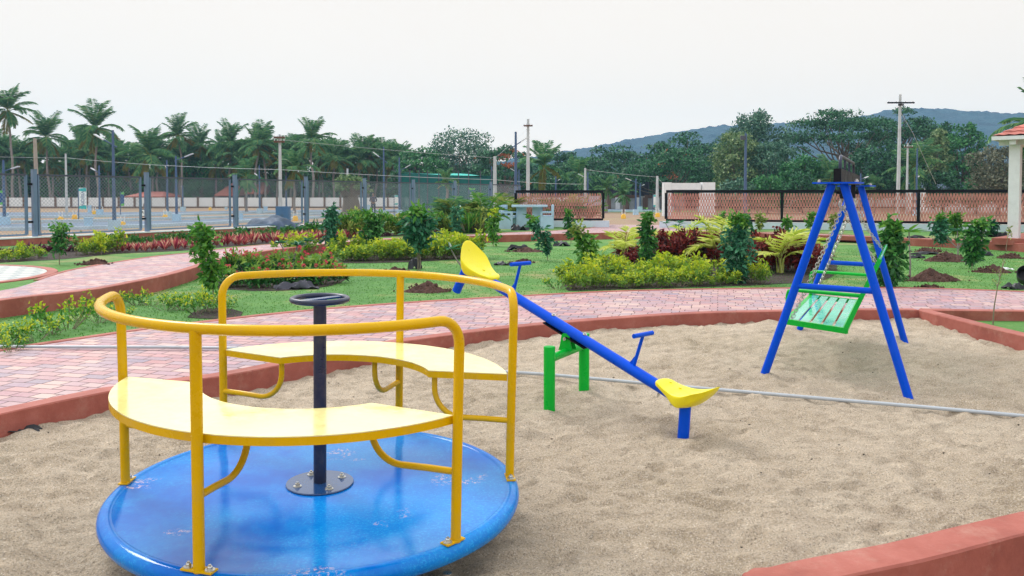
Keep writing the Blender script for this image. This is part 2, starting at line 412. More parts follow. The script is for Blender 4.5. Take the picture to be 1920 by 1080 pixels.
# near kerb with its rounded corner that turns towards the camera
c0 = Ln[-1]; turn = [c0+Vector((-.055,-.005,0)), c0+Vector((-.095,-.04,0)), c0+Vector((-.11,-.11,0)), c0+Vector((-.08,-.6,0)), c0+Vector((.05,-1.6,0))]
Ln2 = Ln+smooth_line(turn, .05)
kerb('kerb', Ln2, .17, -.12, ZK, M['kerb'])
far1 = [G(x, y, ZK) for x, y in [(-500,745),(-200,692),(0,657),(76,645),(213,625),(300,613),(435,597),(585,581),(750,568),(950,556),(1175,545),
        (1440,540),(1677,539),(1885,545),(2100,553),(2500,570)]]
Lf = smooth_line(far1); kerb('kerb', Lf, .10, -.05, ZK-.002, M['kerb'])
Lend = [G(2500, 592, ZK)]
p1 = offset(L1, .08)+[p for p in offset(L1c[2:], .08)]
poly = [(p.x, p.y) for p in p1]+[(p.x, p.y) for p in reversed(offset(Lf, .05))]
mb = MB(); mb.sheet(poly, Z1); struct(mb.build('brick_path', M['paver'], smooth=False))
k2 = [G(x, y, ZL) for x, y in [(-500,705),(-200,640),(0,597),(110,582),(187,571),(250,557),(310,543),(360,527),(412,508),(480,492),(567,479),(640,470),
      (750,462),(850,457),(960,453.5),(1070,450.5),(1170,448),(1300,446.5),(1440,448),(1560,452),(1685,460),(1865,469),(2000,480),(2300,505)]]
L2 = smooth_line(k2, .4)
kerb('kerb', L2, .14, .05, Z2+.012, M['kerb'])
poly = [(p.x, p.y) for p in offset(Lf, .06)]+[(p.x, p.y) for p in reversed(offset(L2, .05))]
mb = MB(); mb.sheet(poly, ZL); struct(mb.build('lawn', M['lawn'], smooth=False)); LAWN1 = poly
far2 = [G(x, y, Z2) for x, y in [(-500,560),(-200,555),(0,545),(90,520),(130,508),(200,495),(300,480),(362,474),(480,460.5),(617,451.5),(750,446),(865,441),
        (960,436),(1052,432),(1110,427),(1138,421)]]
far2r = [G(x, y, Z2) for x, y in [(1236,422),(1300,430),(1440,438),(1532,441),(1690,446),(1875,452),(2000,460),(2300,478)]]
L3 = smooth_line(far2, .4); L3r = smooth_line(far2r, .4)
poly = [(p.x, p.y) for p in offset(L2, .08)]+[(p.x, p.y) for p in reversed(L3r)]+[(p.x, p.y) for p in reversed(L3)]
mb = MB(); mb.sheet(poly, Z2); struct(mb.build('brick_path', M['paver'], smooth=False))
kerb('kerb', L3[9:], .08, .2, Z2+.008, M['kerb']); kerb('kerb', L3r, .08, .2, Z2+.008, M['kerb'])
# fence line
FP0 = Vector((-11.42, 19.9, 0)); FD = Vector((1.49, 2.73, 0))
def FP(k): return FP0+FD*k
scrL0 = D(967, 400, 30.7); scrL1 = D(1131, 400, 30.4); scrR0 = D(1249, 400, 29.8); scrR1 = D(1920, 400, 26.3)
sd = (scrR1-scrR0); sd.z = 0; sd /= (1920-1249); scrR2 = scrR1+sd*260
poly = [(p.x, p.y) for p in offset(L2, .10)]+[(scrR2.x, scrR2.y), (scrR0.x, scrR0.y), (scrR0.x, scrR0.y+2.6), (scrL1.x, scrL1.y+2.6), (scrL0.x, scrL0.y+3), (FP(8).x, FP(8).y), (FP(-9).x, FP(-9).y)]
mb = MB(); mb.sheet(poly, ZA); struct(mb.build('lawn', M['lawn'], smooth=False))
pc = Vector((-8.9, 11.75))
mb = MB(); mb.prism([(pc.x+2.02*cos(a), pc.y+2.02*sin(a)) for a in np.linspace(0, 2*pi, 64, endpoint=False)], Z2-.02, Z2+.009)
struct(mb.build('tiled_plaza', M['plaza'], smooth=False))
kerb('kerb', [Vector((pc.x+2.02*cos(a), pc.y+2.02*sin(a), 0)) for a in np.linspace(0, 2*pi, 65)], -.15, .2, Z2+.014, M['kerb'])
# low lawn triangle right of the sand pit
poly = [(p.x, p.y) for p in offset(L1r, .1)]+[(6.9, 4.6), (12, 5), (14, 9.0)]+[(p.x, p.y) for p in reversed(L1c)]
mb = MB(); mb.sheet(poly, .03); struct(mb.build('lawn', M['lawn'], smooth=False))
# ground sheet to the horizon
mb = MB(); gs = 1150
xs = [-gs, -300, -100, -40, 40, 100, 300, gs]
V = [(x, y+250, ZG) for y in xs for x in xs]; n = len(xs)
mb.add(V, [(j*n+i, j*n+i+1, (j+1)*n+i+1, (j+1)*n+i) for j in range(n-1) for i in range(n-1)])
struct(mb.build('ground', M['earth'], smooth=False))
for o in list(COL.objects):
    if o.name.startswith('kerb'): struct(o)
# sand pit
pit = [(p.x, p.y) for p in offset(L1, .06)]+[(p.x, p.y) for p in offset(L1r, .06)]+[(6.6, 5.0)]+[(p.x, p.y) for p in offset(Ln2, .07)]+[(-1, -3), (-8, -3), (-9, 4.5)]
PA = np.array(pit)
def inside(X, Y, P):
    r = np.zeros(X.shape, bool); n = len(P)
    for i in range(n):
        x1, y1 = P[i]; x2, y2 = P[(i+1) % n]
        c = ((y1 > Y) != (y2 > Y)); dy = (y2-y1) or 1e-9
        r ^= c & (X < (x2-x1)*(Y-y1)/dy+x1)
    return r
mc = G(600, 905, .2); mc.z = 0; mc += Vector((0,-.022,0)); HUB = Vector((0,.015,0))
feet = []
def sandh(x, y):
    v = Vector((x, y, 0))
    h = .036*noise.noise(v*1.3)-.013*(1-min(1,abs(noise.noise(Vector((x*3.2, y*5.2, 4))))*2.2))**3-.009*(1-min(1,abs(noise.noise(Vector((x*7.5, y*11, 9))))*2.2))**3+.026*noise.noise(v*3.7+Vector((5,1,2)))+.030*noise.noise(Vector((x*6.5, y*11, 0)))+.017*noise.noise(Vector((x*15, y*24, 0)))+.007*noise.noise(v*42)
    h += .035*max(0, min(1, (y-6.3)/2.5))
    return h
rr = random.Random(3)
for _ in range(480): feet.append((rr.uniform(-4, 6), rr.uniform(1.8, 9), rr.uniform(.05,.11), -rr.uniform(.014,.042)))
f1 = G(1098, 735, 0); feet += [(f1.x+.05, f1.y+.03, .16, .06), (f1.x-.25, f1.y-.1, .22, .03), (mc.x+1.05, mc.y-.5, .18, -.03), (2.9, 7.4, .5, -.035), (G(1290,812).x-.02, G(1290,812).y+.03, .12, -.05), (G(1290,812).x, G(1290,812).y+.28, .15, .035)]
ys = []; y = .6
while y < 9.9: ys.append(y); y += .012+.0035*y
ys = np.array(ys); xs = np.linspace(-9.5, 9.5, 430)
X, Y = np.meshgrid(xs, ys); msk = inside(X, Y, PA)
Hs = np.zeros_like(X); HF = np.zeros_like(X)
for q_ in [(1431,708),(1704,748),(1498,618),(1697,640),(1030,775),(1095,735)]:
    p_ = G(*q_, 0); feet += [(p_.x+.03, p_.y+.05, .10, .022), (p_.x-.07, p_.y-.02, .07, .012)]
for fx, fy, r, a in feet:
    d = ((X-fx)**2+(Y-fy)**2)/(r*r); HF += np.where(d < 9, a*np.exp(-d)*(1 if a > 0 else (1-d*.9)), 0)
# trails of footprints crossing the pit
for (x0_, y0_, an, nstep) in [(.2,2.3,.75,9),(1.5,5.4,.15,8),(3.6,4.0,2.4,8),(-1.9,4.9,.5,5),(.6,4.3,-.5,6),(2.2,3.1,1.2,6),(-3.0,3.6,1.1,5)]:
    for k_ in range(nstep):
        cx_ = x0_+cos(an)*.46*k_-sin(an)*.09*(-1)**k_; cy_ = y0_+sin(an)*.46*k_+cos(an)*.09*(-1)**k_
        u_ = (X-cx_)*cos(an)+(Y-cy_)*sin(an); w_ = -(X-cx_)*sin(an)+(Y-cy_)*cos(an); d = (u_/.125)**4+(w_/.05)**4
        HF += np.where(d < 30, -.022*np.exp(-d)+.009*np.exp(-(np.sqrt(np.maximum(d,0))-1.6)**2*1.4), 0)
dm = np.hypot(X-mc.x, Y-mc.y); HF += -.03*np.exp(-((dm-1.05)/.16)**2)
for j in range(X.shape[0]):
    for i in range(X.shape[1]):
        if msk[j, i] and abs(X[j,i]) < Y[j,i]*.68+1.0: Hs[j, i] = sandh(X[j, i], Y[j, i])+HF[j, i]
fm = msk[:-1,:-1] | msk[1:,1:] | msk[1:,:-1] | msk[:-1,1:]
idx = np.arange(X.size).reshape(X.shape)
Fq = np.stack([idx[:-1,:-1], idx[:-1,1:], idx[1:,1:], idx[1:,:-1]], -1)[fm]
mb = MB(); mb.v.append(np.stack([X.ravel(), Y.ravel(), Hs.ravel()], 1)); mb.n = X.size; mb.f = [tuple(q) for q in Fq.tolist()]
sand = mb.build('sand', M['sand'], angle=180); struct(sand)
# trim unused verts
import bmesh
bm = bmesh.new(); bm.from_mesh(sand.data); bmesh.ops.delete(bm, geom=[v for v in bm.verts if not v.link_faces], context='VERTS'); bm.to_mesh(sand.data); bm.free()
# grass blades on the first lawn
def grass(name, P, n, z, y0, y1, x0, x1, hh):
    PP = np.array(P); Y_ = y0+(y1-y0)*rng.random(n)**1.3; X_ = x0+(x1-x0)*rng.random(n)
    k = inside(X_, Y_, PP) & (np.abs(X_) < Y_*.66+.5); X_ = X_[k]; Y_ = Y_[k]; n = len(X_)
    Pn = np.stack([X_, Y_, np.full(n, z-.003)], 1); a = rng.random(n)*2*pi; t = rng.random(n)*.9
    Dv = np.stack([np.cos(a)*t, np.sin(a)*t, np.ones(n)], 1); Nv = np.stack([-np.sin(a+.5), np.cos(a+.5), np.zeros(n)], 1)
    m_ = MB(); m_.leaves(Pn, Dv, Nv, hh*(.5+rng.random(n)), .012, 0, six=False)
    return stuff(m_.build(name, M['l_grass'], smooth=False), 'short green lawn grass between the two brick paths', 'grass')
grass('grass', LAWN1, 110000, ZL, 6.5, 21, -10, 14, .017)
# roads beyond the fence
def band(name, mat, near, far, z):
    a = [G(x, y, z) for x, y in near]; b = [G(x, y, z) for x, y in far]
    m_ = MB(); m_.sheet([(p.x, p.y) for p in a+b[::-1]], z); return struct(m_.build(name, mat, smooth=False))
band('road', M['road'], [(-700,433),(0,432),(270,426),(450,417),(600,408.5),(760,403),(1000,398.5)], [(-700,421),(0,420),(270,414),(450,409),(600,404),(760,399),(1000,395)], ZG+.01)
band('road', M['road'], [(-700,408),(0,408),(160,407),(330,403),(480,399),(700,397),(1240,396)], [(-700,399),(0,398),(160,398),(330,397),(480,394.5),(700,392.5),(1240,392)], ZG+.01)
M['rkerb'] = paint('pale_blue_kerb_stone', (.42,.54,.64), .7, .15)
for pts in ([(-700,434),(0,433),(270,427),(450,418),(600,409.5),(760,404),(1000,399.5)], [(-700,420),(0,419),(270,413),(450,408),(600,403),(760,398),(1000,394.5)],
            [(-700,410),(0,409),(160,408),(330,404.5),(480,400.5),(700,398.5),(1240,397.5)]):
    ln = smooth_line([G(x, y, ZG) for x, y in pts], 3); struct(kerb('kerb', ln, .2, ZG, ZG+.16, M['rkerb']))
band('grass_verge', M['lawn'], [(1040,398),(1136,398),(1400,398)], [(1040,394.8),(1136,394.8),(1400,394.8)], ZG+.015)
# hills
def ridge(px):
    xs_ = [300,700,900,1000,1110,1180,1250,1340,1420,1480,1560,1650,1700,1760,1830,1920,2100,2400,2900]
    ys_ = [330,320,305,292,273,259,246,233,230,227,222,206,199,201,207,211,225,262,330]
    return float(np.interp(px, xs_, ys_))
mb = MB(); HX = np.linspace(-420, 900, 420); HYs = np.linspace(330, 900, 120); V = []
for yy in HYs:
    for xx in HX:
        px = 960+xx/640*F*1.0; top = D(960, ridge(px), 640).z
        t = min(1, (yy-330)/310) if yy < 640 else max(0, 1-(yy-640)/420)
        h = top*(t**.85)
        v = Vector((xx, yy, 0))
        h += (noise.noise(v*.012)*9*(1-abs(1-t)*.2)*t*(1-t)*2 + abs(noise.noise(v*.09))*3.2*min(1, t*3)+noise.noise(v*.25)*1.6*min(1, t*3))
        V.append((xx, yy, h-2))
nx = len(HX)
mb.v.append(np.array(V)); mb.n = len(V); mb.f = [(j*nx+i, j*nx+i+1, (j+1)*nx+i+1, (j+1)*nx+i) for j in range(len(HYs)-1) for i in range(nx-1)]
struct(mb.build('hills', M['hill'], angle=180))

# ================================================================== MERRY-GO-ROUND
TH = thing('merry_go_round', 'yellow railed playground roundabout with round blue deck and navy centre wheel', 'merry-go-round', (mc.x, mc.y, 0))
DZ = .2
def loc(a, r, z): return Vector((r*cos(a), r*sin(a), z))
def mbuild(mb, name, mat, parent=TH, **k): return mb.build(name, mat, parent, local=True, **k)
SC_ = .998
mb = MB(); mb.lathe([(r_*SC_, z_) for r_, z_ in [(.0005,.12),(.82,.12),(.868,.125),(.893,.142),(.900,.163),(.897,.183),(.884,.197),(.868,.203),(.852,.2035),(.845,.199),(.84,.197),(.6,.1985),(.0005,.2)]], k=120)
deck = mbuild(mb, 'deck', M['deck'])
mb = MB(); mb.lathe([(.09,-.05),(.09,.12)], k=24); mbuild(mb, 'bearing_post', M['navy'])
mb = MB(); mb.lathe([(.0005,.2),(.0285,.2),(.0285,1.02)], HUB, k=24); pole = mbuild(mb, 'centre_pole', M['navy'])
mb = MB(); mb.lathe([(.0005,.2),(.149,.2),(.15,.204),(.148,.208),(.0005,.208)], HUB, k=48); fl = mbuild(mb, 'flange', M['flange'])
def bolt(c, r=.014, h=.012, parent=None, ax=None, name='bolt'):
    m_ = MB(); m_.lathe([(.0005,0),(r*1.7,0),(r*1.7,.003),(r,.003)], k=16); m_.lathe([(.0005,.003),(r,.003),(r,h),(r*.8,h+.003),(.0005,h+.003)], k=6)
    m_.lathe([(.0005,h),(r*.5,h),(r*.5,h+.008),(.0005,h+.008)], k=8)
    o = mbuild(m_, name, M['steel'], parent, angle=25); o.location = c
    if ax is not None: o.rotation_euler = ax
    return o
for a in (35, 125, 215, 305): bolt(loc(R(a), .105, .208)+HUB, .011, parent=fl)
mb = MB(); mb.tube([loc(a, .120, 1.035)+HUB for a in np.linspace(0, 2*pi, 48, endpoint=False)], .0125, 14, closed=True); wheel = mbuild(mb, 'hand_wheel', M['navy'])
mb = MB(); mb.bar(loc(R(50), .115, 1.036)+HUB, loc(R(230), .115, 1.036)+HUB, .036, .008); mb.lathe([(.0005,1.018),(.03,1.018),(.03,1.0315),(.0005,1.0315)], HUB, k=20)
sp = mbuild(mb, 'spoke', M['flange'], wheel)
# (wheel tubes are children of the roundabout; spoke is a child of the wheel)
RH = 1.057; PR = .862; RR_ = .872
sets = [((181, 254.8, 319)), ((8, 73.5, 137))]
for a1, a2, a3 in sets:
    A1, A2, A3 = R(a1), R(a2), R(a3); cr = .10; da = cr/RR_
    pts = [loc(A1, PR, DZ), loc(A1, PR+.003, .5), loc(A1, RR_, RH-cr)]
    for t in np.linspace(0, pi/2, 8)[1:]: pts.append(loc(A1+da*(1-cos(t)), RR_, RH-cr+cr*sin(t)))
    for a in np.linspace(A1+da, A3-da, 30)[1:]: pts.append(loc(a, RR_, RH))
    for t in np.linspace(0, pi/2, 8)[1:]: pts.append(loc(A3-da*(1-sin(t)), RR_, RH-cr+cr*cos(t)))
    pts += [loc(A3, PR+.003, .5), loc(A3, PR, DZ)]
    mb = MB(); mb.tube(pts, .0198, 16); rail = mbuild(mb, 'handrail', M['yellow'])
    mb = MB(); mb.tube([loc(A2, PR, DZ), loc(A2, RR_, RH-.004)], .0205, 16); post = mbuild(mb, 'post', M['yellow'])
    for A in (A1, A2, A3):
        for s in (-1, 1):
            if s == 1 and A != A2: continue
        m_ = MB(); tdir = Vector((-sin(A), cos(A), 0)); c = loc(A, PR, DZ+.0075)
        m_.bar(c-tdir*.062, c+tdir*.062 if A == A2 else c+tdir*.03, .042, .006)
        fp = mbuild(m_, 'foot_plate', M['yellow'])
        bolt(c-tdir*.043+Vector((0,0,.003)), .0105, parent=fp)
        if A == A2: bolt(c+tdir*.043+Vector((0,0,.003)), .0105, parent=fp)
        b2 = bolt(c-tdir*.043+Vector((0,0,-.115)), .010, parent=fp); b2.rotation_euler = (pi, 0, 0)
    # seat
    off = R(12); SZ = .685
    outer = [(.845*cos(a), .845*sin(a)) for a in np.linspace(A1+.005, A3-.005, 40)]
    inner = [(.50*cos(a), .50*sin(a)) for a in np.linspace(A3-off, A1+off, 30)]
    mb = MB(); mb.prism(outer+inner, SZ-.004, SZ); seat = mbuild(mb, 'seat', M['bench'], smooth=False)
    mb = MB(); loop = [Vector((x, y, SZ-.018)) for x, y in outer+inner]
    V = []; Fs = []; n = len(loop)
    for (px_, py_) in outer+inner:
        p = Vector((px_, py_, 0))
        V += [(px_, py_, SZ-.0045), (px_, py_, SZ-.034)]
    Fs = [(2*i, 2*((i+1) % n), 2*((i+1) % n)+1, 2*i+1) for i in range(n)]; mb.add(V, Fs)
    mb.sheet(outer+inner, SZ-.0335)
    mbuild(mb, 'seat_edge', M['yellow'], seat, angle=30)
    for A, (ra, rr2) in ((A1, (A1+R(14), .535)), (A2, (A2, .56)), (A3, (A3-R(14), .535))):
        p0 = loc(A, PR-.01, .468); p3 = loc(ra, rr2, SZ-.03); kd = (Vector((p3.x, p3.y, 0))-Vector((p0.x, p0.y, 0))); kl = kd.length; kd.normalize()
        crn = Vector((p3.x, p3.y, .462)); cr2 = .13
        pts = [p0, p0+kd*(kl-cr2)*.5]
        for t in np.linspace(0, pi/2, 9): pts.append(Vector((p3.x, p3.y, .465))-kd*cr2*(1-sin(t))+Vector((0,0,cr2*(1-cos(t)))))
        pts.append(p3); mb = MB(); mb.tube(pts, .0135, 12); mbuild(mb, 'seat_bracket', M['yellow'])
TH.rotation_euler = (R(1.1), R(.7), 0)
# ================================================================== SEESAW
S = thing('seesaw', 'blue beam seesaw with two yellow moulded seats on green posts', 'seesaw', (0,0,0))
g1 = G(1030, 775, 0); g2 = G(1095, 735, .02); piv = (g1+g2)/2; piv.z = 0
S.location = piv
z0 = Vector((0,0,0))
for g in (g1, g2):
    mb = MB(); c = Vector((g.x-piv.x, g.y-piv.y, 0))
    mb.lathe([(.0005,-.1),(.0395,-.1),(.0395,.455),(.038,.4615),(.0005,.4635)], c, 24); mbuild(mb, 'post', M['green'], S)
a_ = Vector((g1.x-piv.x, g1.y-piv.y, .375)); b_ = Vector((g2.x-piv.x, g2.y-piv.y, .375)); gd = (b_-a_).normalized()
mb = MB(); mb.tube([a_, b_], .029, 20); mbuild(mb, 'crossbar', M['green'], S)
bd = (G(1290, 812, 0)-piv); bd.z = 0; bd.normalize(); SLP = math.atan(.345)
cosS, sinS = cos(SLP), sin(SLP)
d = Vector((bd.x*cosS, bd.y*cosS, -sinS)); up = Vector((bd.x*sinS, bd.y*sinS, cosS)); sdv = d.cross(up)
def SP(t, h=0, s=0): return Vector((0,0,.535))+d*t+up*h+sdv*s
# pivot bracket: two green plates with a bolt and black clamp
mb = MB()
for s in (-1, 1):
    c = Vector((0,0,.45))+gd*s*.035
    n_ = len(mb.v)
    Fd = Vector((-gd.y, gd.x, 0))
    prof = [(-.055,-.06),(.055,-.06),(.042,-.02),(.030,.05),(.018,.062),(-.018,.062),(-.030,.05),(-.042,-.02)]
    V = [c+Fd*x+Vector((0,0,z))+gd*e for e in (-.004,.004) for x, z in prof]; k = len(prof)
    mb.add(V, [tuple(range(k)), tuple(range(k, 2*k))[::-1]]+[(i, (i+1)%k, k+(i+1)%k, k+i) for i in range(k)])
pb = mbuild(mb, 'pivot_bracket', M['green'], S, smooth=False)
mb = MB(); mb.tube([Vector((0,0,.475))-gd*.06, Vector((0,0,.475))+gd*.06], .012, 10); mbuild(mb, 'pivot_bolt', M['steel'], pb)
mb = MB(); mb.box(Vector((0,0,.475)), (.058,.055,.06), math.atan2(gd.y, gd.x)); m3 = Matrix((d, sdv, up)).transposed()
mb.box(SP(0,-.042), (.42,.075,.008), ax=m3); mbuild(mb, 'clamp', M['black'], S, smooth=False)
TL, TR = -1.19, 1.06
mb = MB(); mb.tube([SP(TL), SP(-.4), SP(.4), SP(TR+.02)], .0375, 24); beam = mbuild(mb, 'beam', M['blue'], S)
for t in (-.16, .16):
    mb = MB(); q = SP(t, .037); mb.lathe([(.0005,0),(.016,0),(.016,.004),(.009,.004),(.009,.013),(.0005,.014)], k=12); o = mbuild(mb, 'bolt', M['steel'], beam); o.location = q
    o.rotation_euler = up.to_track_quat('Z', 'Y').to_euler()
for t in (-1.165, 1.065):
    dn = -up-d*.25 if t < 0 else Vector((0,0,-1))*.9-up*.25; dn.normalize()
    mb = MB(); e = SP(t, -.005); mb.tube([e, e+dn*(.24 if t < 0 else .24)], .0365, 20); mbuild(mb, 'bumper_leg', M['blue'], S)
for t in (-.60, .62):
    mb = MB(); a = SP(t, .03); b = SP(t, .262); mb.tube([a, b], .0115, 10)
    V = [SP(t-.05*s_, .035, w) for s_ in (1,) for w in (-.003,.003)]
    mb.add([SP(t-.04,.034,-.003),SP(t-.012,.10,-.003),SP(t,.034,-.003),SP(t-.04,.034,.003),SP(t-.012,.10,.003),SP(t,.034,.003)], [(0,1,2),(5,4,3),(0,3,4,1),(1,4,5,2)])
    h = mbuild(mb, 'handle', M['blue'], S)
    mb = MB(); mb.tube([b-sdv*.10, b+sdv*.10], .0155, 12); mbuild(mb, 'grip', M['blue'], h)
def seesaw_seat(sgn, t0):
    prof = [(.0,.050,.062,.0),(.03,.060,.078,.0),(.10,.052,.092,.0),(.19,.055,.112,.008),(.25,.068,.130,.02),(.31,.098,.138,.03),(.355,.14,.130,.03),(.395,.192,.116,.02),(.44,.262,.1,.01)]
    nu = 16; V = []; Fs = []
    us = [p[0] for p in prof]
    for u0 in np.linspace(0, .415, 14):
        for j in range(nu+1):
            q = -1+2*j/nu; e_ = abs(q)**2.4; u = u0*(1-.26*e_*(u0/.43)**2)+.02*e_*(1-u0/.43)**3
            h = np.interp(u, us, [p[1] for p in prof]); w = np.interp(u0, [0,.03,.1,.18,.25,.32,.37,.43], [.066,.082,.098,.122,.142,.150,.142,.116]); cup = np.interp(u, us, [p[3] for p in prof])
            V.append(SP(t0+sgn*u, float(h+cup*q*q-.005*e_), float(w*q)))
    for i in range(13):
        for j in range(nu): Fs.append((i*(nu+1)+j, i*(nu+1)+j+1, (i+1)*(nu+1)+j+1, (i+1)*(nu+1)+j))
    m1 = nu+1; nr_ = 14; nt_ = len(V); cen = [sum((V[i*m1+j] for j in range(m1)), Vector((0,0,0)))/m1 for i in range(nr_)]
    for i in range(nr_):
        for j in range(m1):
            p_ = V[i*m1+j]; V.append(cen[i]+(p_-cen[i])*(.86-.02*i/13)-up*(.032+.058*math.exp(-((i-8.8)/3.6)**2))-d*sgn*.008*(i/13)**2)
    for i in range(nr_-1):
        for j in range(nu): a_i = nt_+i*m1+j; Fs.append((a_i, a_i+m1, a_i+m1+1, a_i+1))
        Fs.append((i*m1, (i+1)*m1, nt_+(i+1)*m1, nt_+i*m1)); Fs.append((i*m1+nu, nt_+i*m1+nu, nt_+(i+1)*m1+nu, (i+1)*m1+nu))
    for j in range(nu):
        Fs.append((j, nt_+j, nt_+j+1, j+1)); q_ = (nr_-1)*m1+j; Fs.append((q_, q_+1, nt_+q_+1, nt_+q_))
    m_ = MB(); m_.add(V, Fs); o = mbuild(m_, 'seat', M['seatyel'], S, angle=180)
    bm = bmesh.new(); bm.from_mesh(o.data); bmesh.ops.recalc_face_normals(bm, faces=bm.faces)
    bm.to_mesh(o.data); bm.free()
    ms = o.modifiers.new('sub', 'SUBSURF'); ms.levels = 2; ms.render_levels = 2
    for u in (.07, .15):
        for w in (-.03,) if sgn > 0 else (.0,):
            m_ = MB(); m_.lathe([(.0005,0),(.011,0),(.011,.003),(.0005,.004)], k=12); q = mbuild(m_, 'bolt', M['seatyel'], o); q.location = SP(t0+sgn*u, .056, w)
            q.rotation_euler = up.to_track_quat('Z', 'Y').to_euler()
    return o
seesaw_seat(1, .83); seesaw_seat(-1, -.82)
for t in (.86, .97, -.95):
    mb = MB(); mb.tube([SP(t, -.03), SP(t, -.07)], .005, 8); mb.tube([SP(t, -.045), SP(t, -.055)], .011, 6); mbuild(mb, 'seat_bolt', M['steel'], beam)
# ================================================================== SWING
FL, FR, BL, BR = G(1431, 708), G(1704, 748), G(1498, 618, .02), G(1697, 640, .02)
for q in (FL, FR, BL, BR): q.z = 0
mf = (FL+FR)/2; mbk = (BL+BR)/2
# apexes placed along the same beam line
af = D(1571, 345, mf.y); ab = D(1606, 350, mbk.y); bl = (ab-af); bl.z = 0; bL = bl.length; bl.normalize()
pl = Vector((-bl.y, bl.x, 0))       # to the left of the beam direction
ZT = af.z
SWG = thing('bench_swing', 'blue A frame garden swing with green slatted bench hung on chains', 'swing', ((af+ab)/2).to_tuple()); SWG.location.z = 0
for apex, a, b in ((af, FL, FR), (ab, BL, BR)):
    for q in (a, b):
        top = Vector((apex.x, apex.y, ZT))+(q-apex).normalized()*Vector((1,1,0)).length*0
        hd = Vector((q.x-apex.x, q.y-apex.y, 0)).normalized()
        top = Vector((apex.x, apex.y, ZT))+hd*.045
        dirn = (Vector((q.x, q.y, 0))-top).normalized()
        mb = MB(); mb.tube([top, Vector((q.x, q.y, 0))+dirn*.10], .0325, 22); mb.build('leg', M['blue'], SWG)
    zc = .775; fr = 1-zc/ZT
    pa = a.lerp(Vector((apex.x, apex.y, 0)), 1-fr) if False else Vector((apex.x, apex.y, zc))+(Vector((a.x-apex.x, a.y-apex.y, 0)))*fr
    pb_ = Vector((apex.x, apex.y, zc))+(Vector((b.x-apex.x, b.y-apex.y, 0)))*fr
    mb = MB(); mb.tube([pa, pb_], .0235, 18); mb.build('crossbar', M['blue'], SWG)
    mb = MB(); ex = (b-a); ex.z = 0; ex.normalize(); c = Vector((apex.x, apex.y, ZT+.008)); mb.bar(c-ex*.17, c+ex*.17, .16, .012); plt = mb.build('top_plate', M['blue'], SWG, smooth=False)
    for s in (-.14, .14):
        mb = MB(); q = c+ex*s; mb.lathe([(.0005,.006),(.016,.006),(.016,.02),(.01,.022),(.01,.03),(.0005,.03)], q, 8); mb.build('bolt', M['steel'], plt) if False else None
        o = mb.build('bolt', M['steel'], None); o.data.transform(Matrix.Translation(-Vector(SWG.location))); o.parent = plt
def q3(p, z): return Vector((p.x, p.y, z))
mb = MB(); mb.bar(q3(af, ZT+.067)-bl*.06, q3(ab, ZT+.067)+bl*.06, .055, .10); tb = mb.build('top_beam', M['black'], SWG, smooth=False)
# arched guard on the beam
ao = af+bl*.22; bo = af+bl*(bL-.55)
pts = [q3(ao, ZT+.11)]; cr = .07; hz = ZT+.225
for t in np.linspace(0, pi/2, 7): pts.append(q3(ao+bl*cr*(1-cos(t)), hz-cr+cr*sin(t)))
for t in np.linspace(0, pi/2, 7): pts.append(q3(bo-bl*cr*(1-sin(t)), hz-cr+cr*cos(t)))
pts.append(q3(bo, ZT+.11)); mb = MB(); mb.tube(pts, .0135, 12); gd_ = mb.build('arch_guard', M['navy'], SWG)
for s in (.3, .62): p = ao.lerp(bo, s); mb = MB(); mb.tube([q3(p, ZT+.11), q3(p, hz)], .011, 8); mb.build('bar', M['navy'], gd_) if False else mb.build('guard_bar', M['navy'], SWG)
# bench
zs = .425
n1 = G(1475, 603, zs); n2 = G(1584, 620, zs); wdir = (n2-n1); wdir.z = 0; SW = wdir.length; wdir.normalize()
ldir = bl.copy(); BLn = 1.95
tilt = Vector((0,0,1))
def B(w, l, z=0): return q3(n1, zs+z)+wdir*w+ldir*l
mb = MB()
mb.bar(B(-.02,0), B(SW+.02,0), .03, .045); mb.bar(B(-.02,BLn), B(SW+.02,BLn), .03, .045); mb.bar(B(0,.015), B(0,BLn-.015), .035, .043); mb.bar(B(SW,.015), B(SW,BLn-.015), .035, .043)
mb.build('bench_frame', M['green'], SWG, smooth=False)
for i in range(5):
    w = .065+i*(SW-.12)/4.0; mb = MB(); mb.bar(B(w, .02, .014), B(w, BLn-.02, .014), .074, .012); mb.build('seat_slat', M['slat'], SWG, smooth=False)
bt = D(1650, 487, n2.y+.02); lean = Vector((bt.x-n2.x, bt.y-n2.y, bt.z-n2.z))
for l in (0, BLn): mb = MB(); mb.bar(B(SW, l)-lean*.03, B(SW, l)+lean, .034, .04, up=(ldir.x, ldir.y, 0)); mb.build('backrest_side', M['green'], SWG, smooth=False)
for f_ in (.28, .46, .64, .82, .97):
    mb = MB(); a = B(SW, .01)+lean*f_; b = B(SW, BLn-.01)+lean*f_; mb.bar(a, b, .012, .075, up=lean); mb.build('backrest_slat', M['slat'], SWG, smooth=False)
for l in (.04, BLn-.04):
    za = .27; a = B(-.0, l, za); b = B(SW, l, .0)+lean*(za/lean.z)
    pts = [B(.0, l, 0), B(0, l, za-.05), B(.012, l, za-.015), B(.05, l, za), b]
    mb = MB(); mb.tube(pts, .0165, 12); mb.build('armrest', M['green'], SWG)
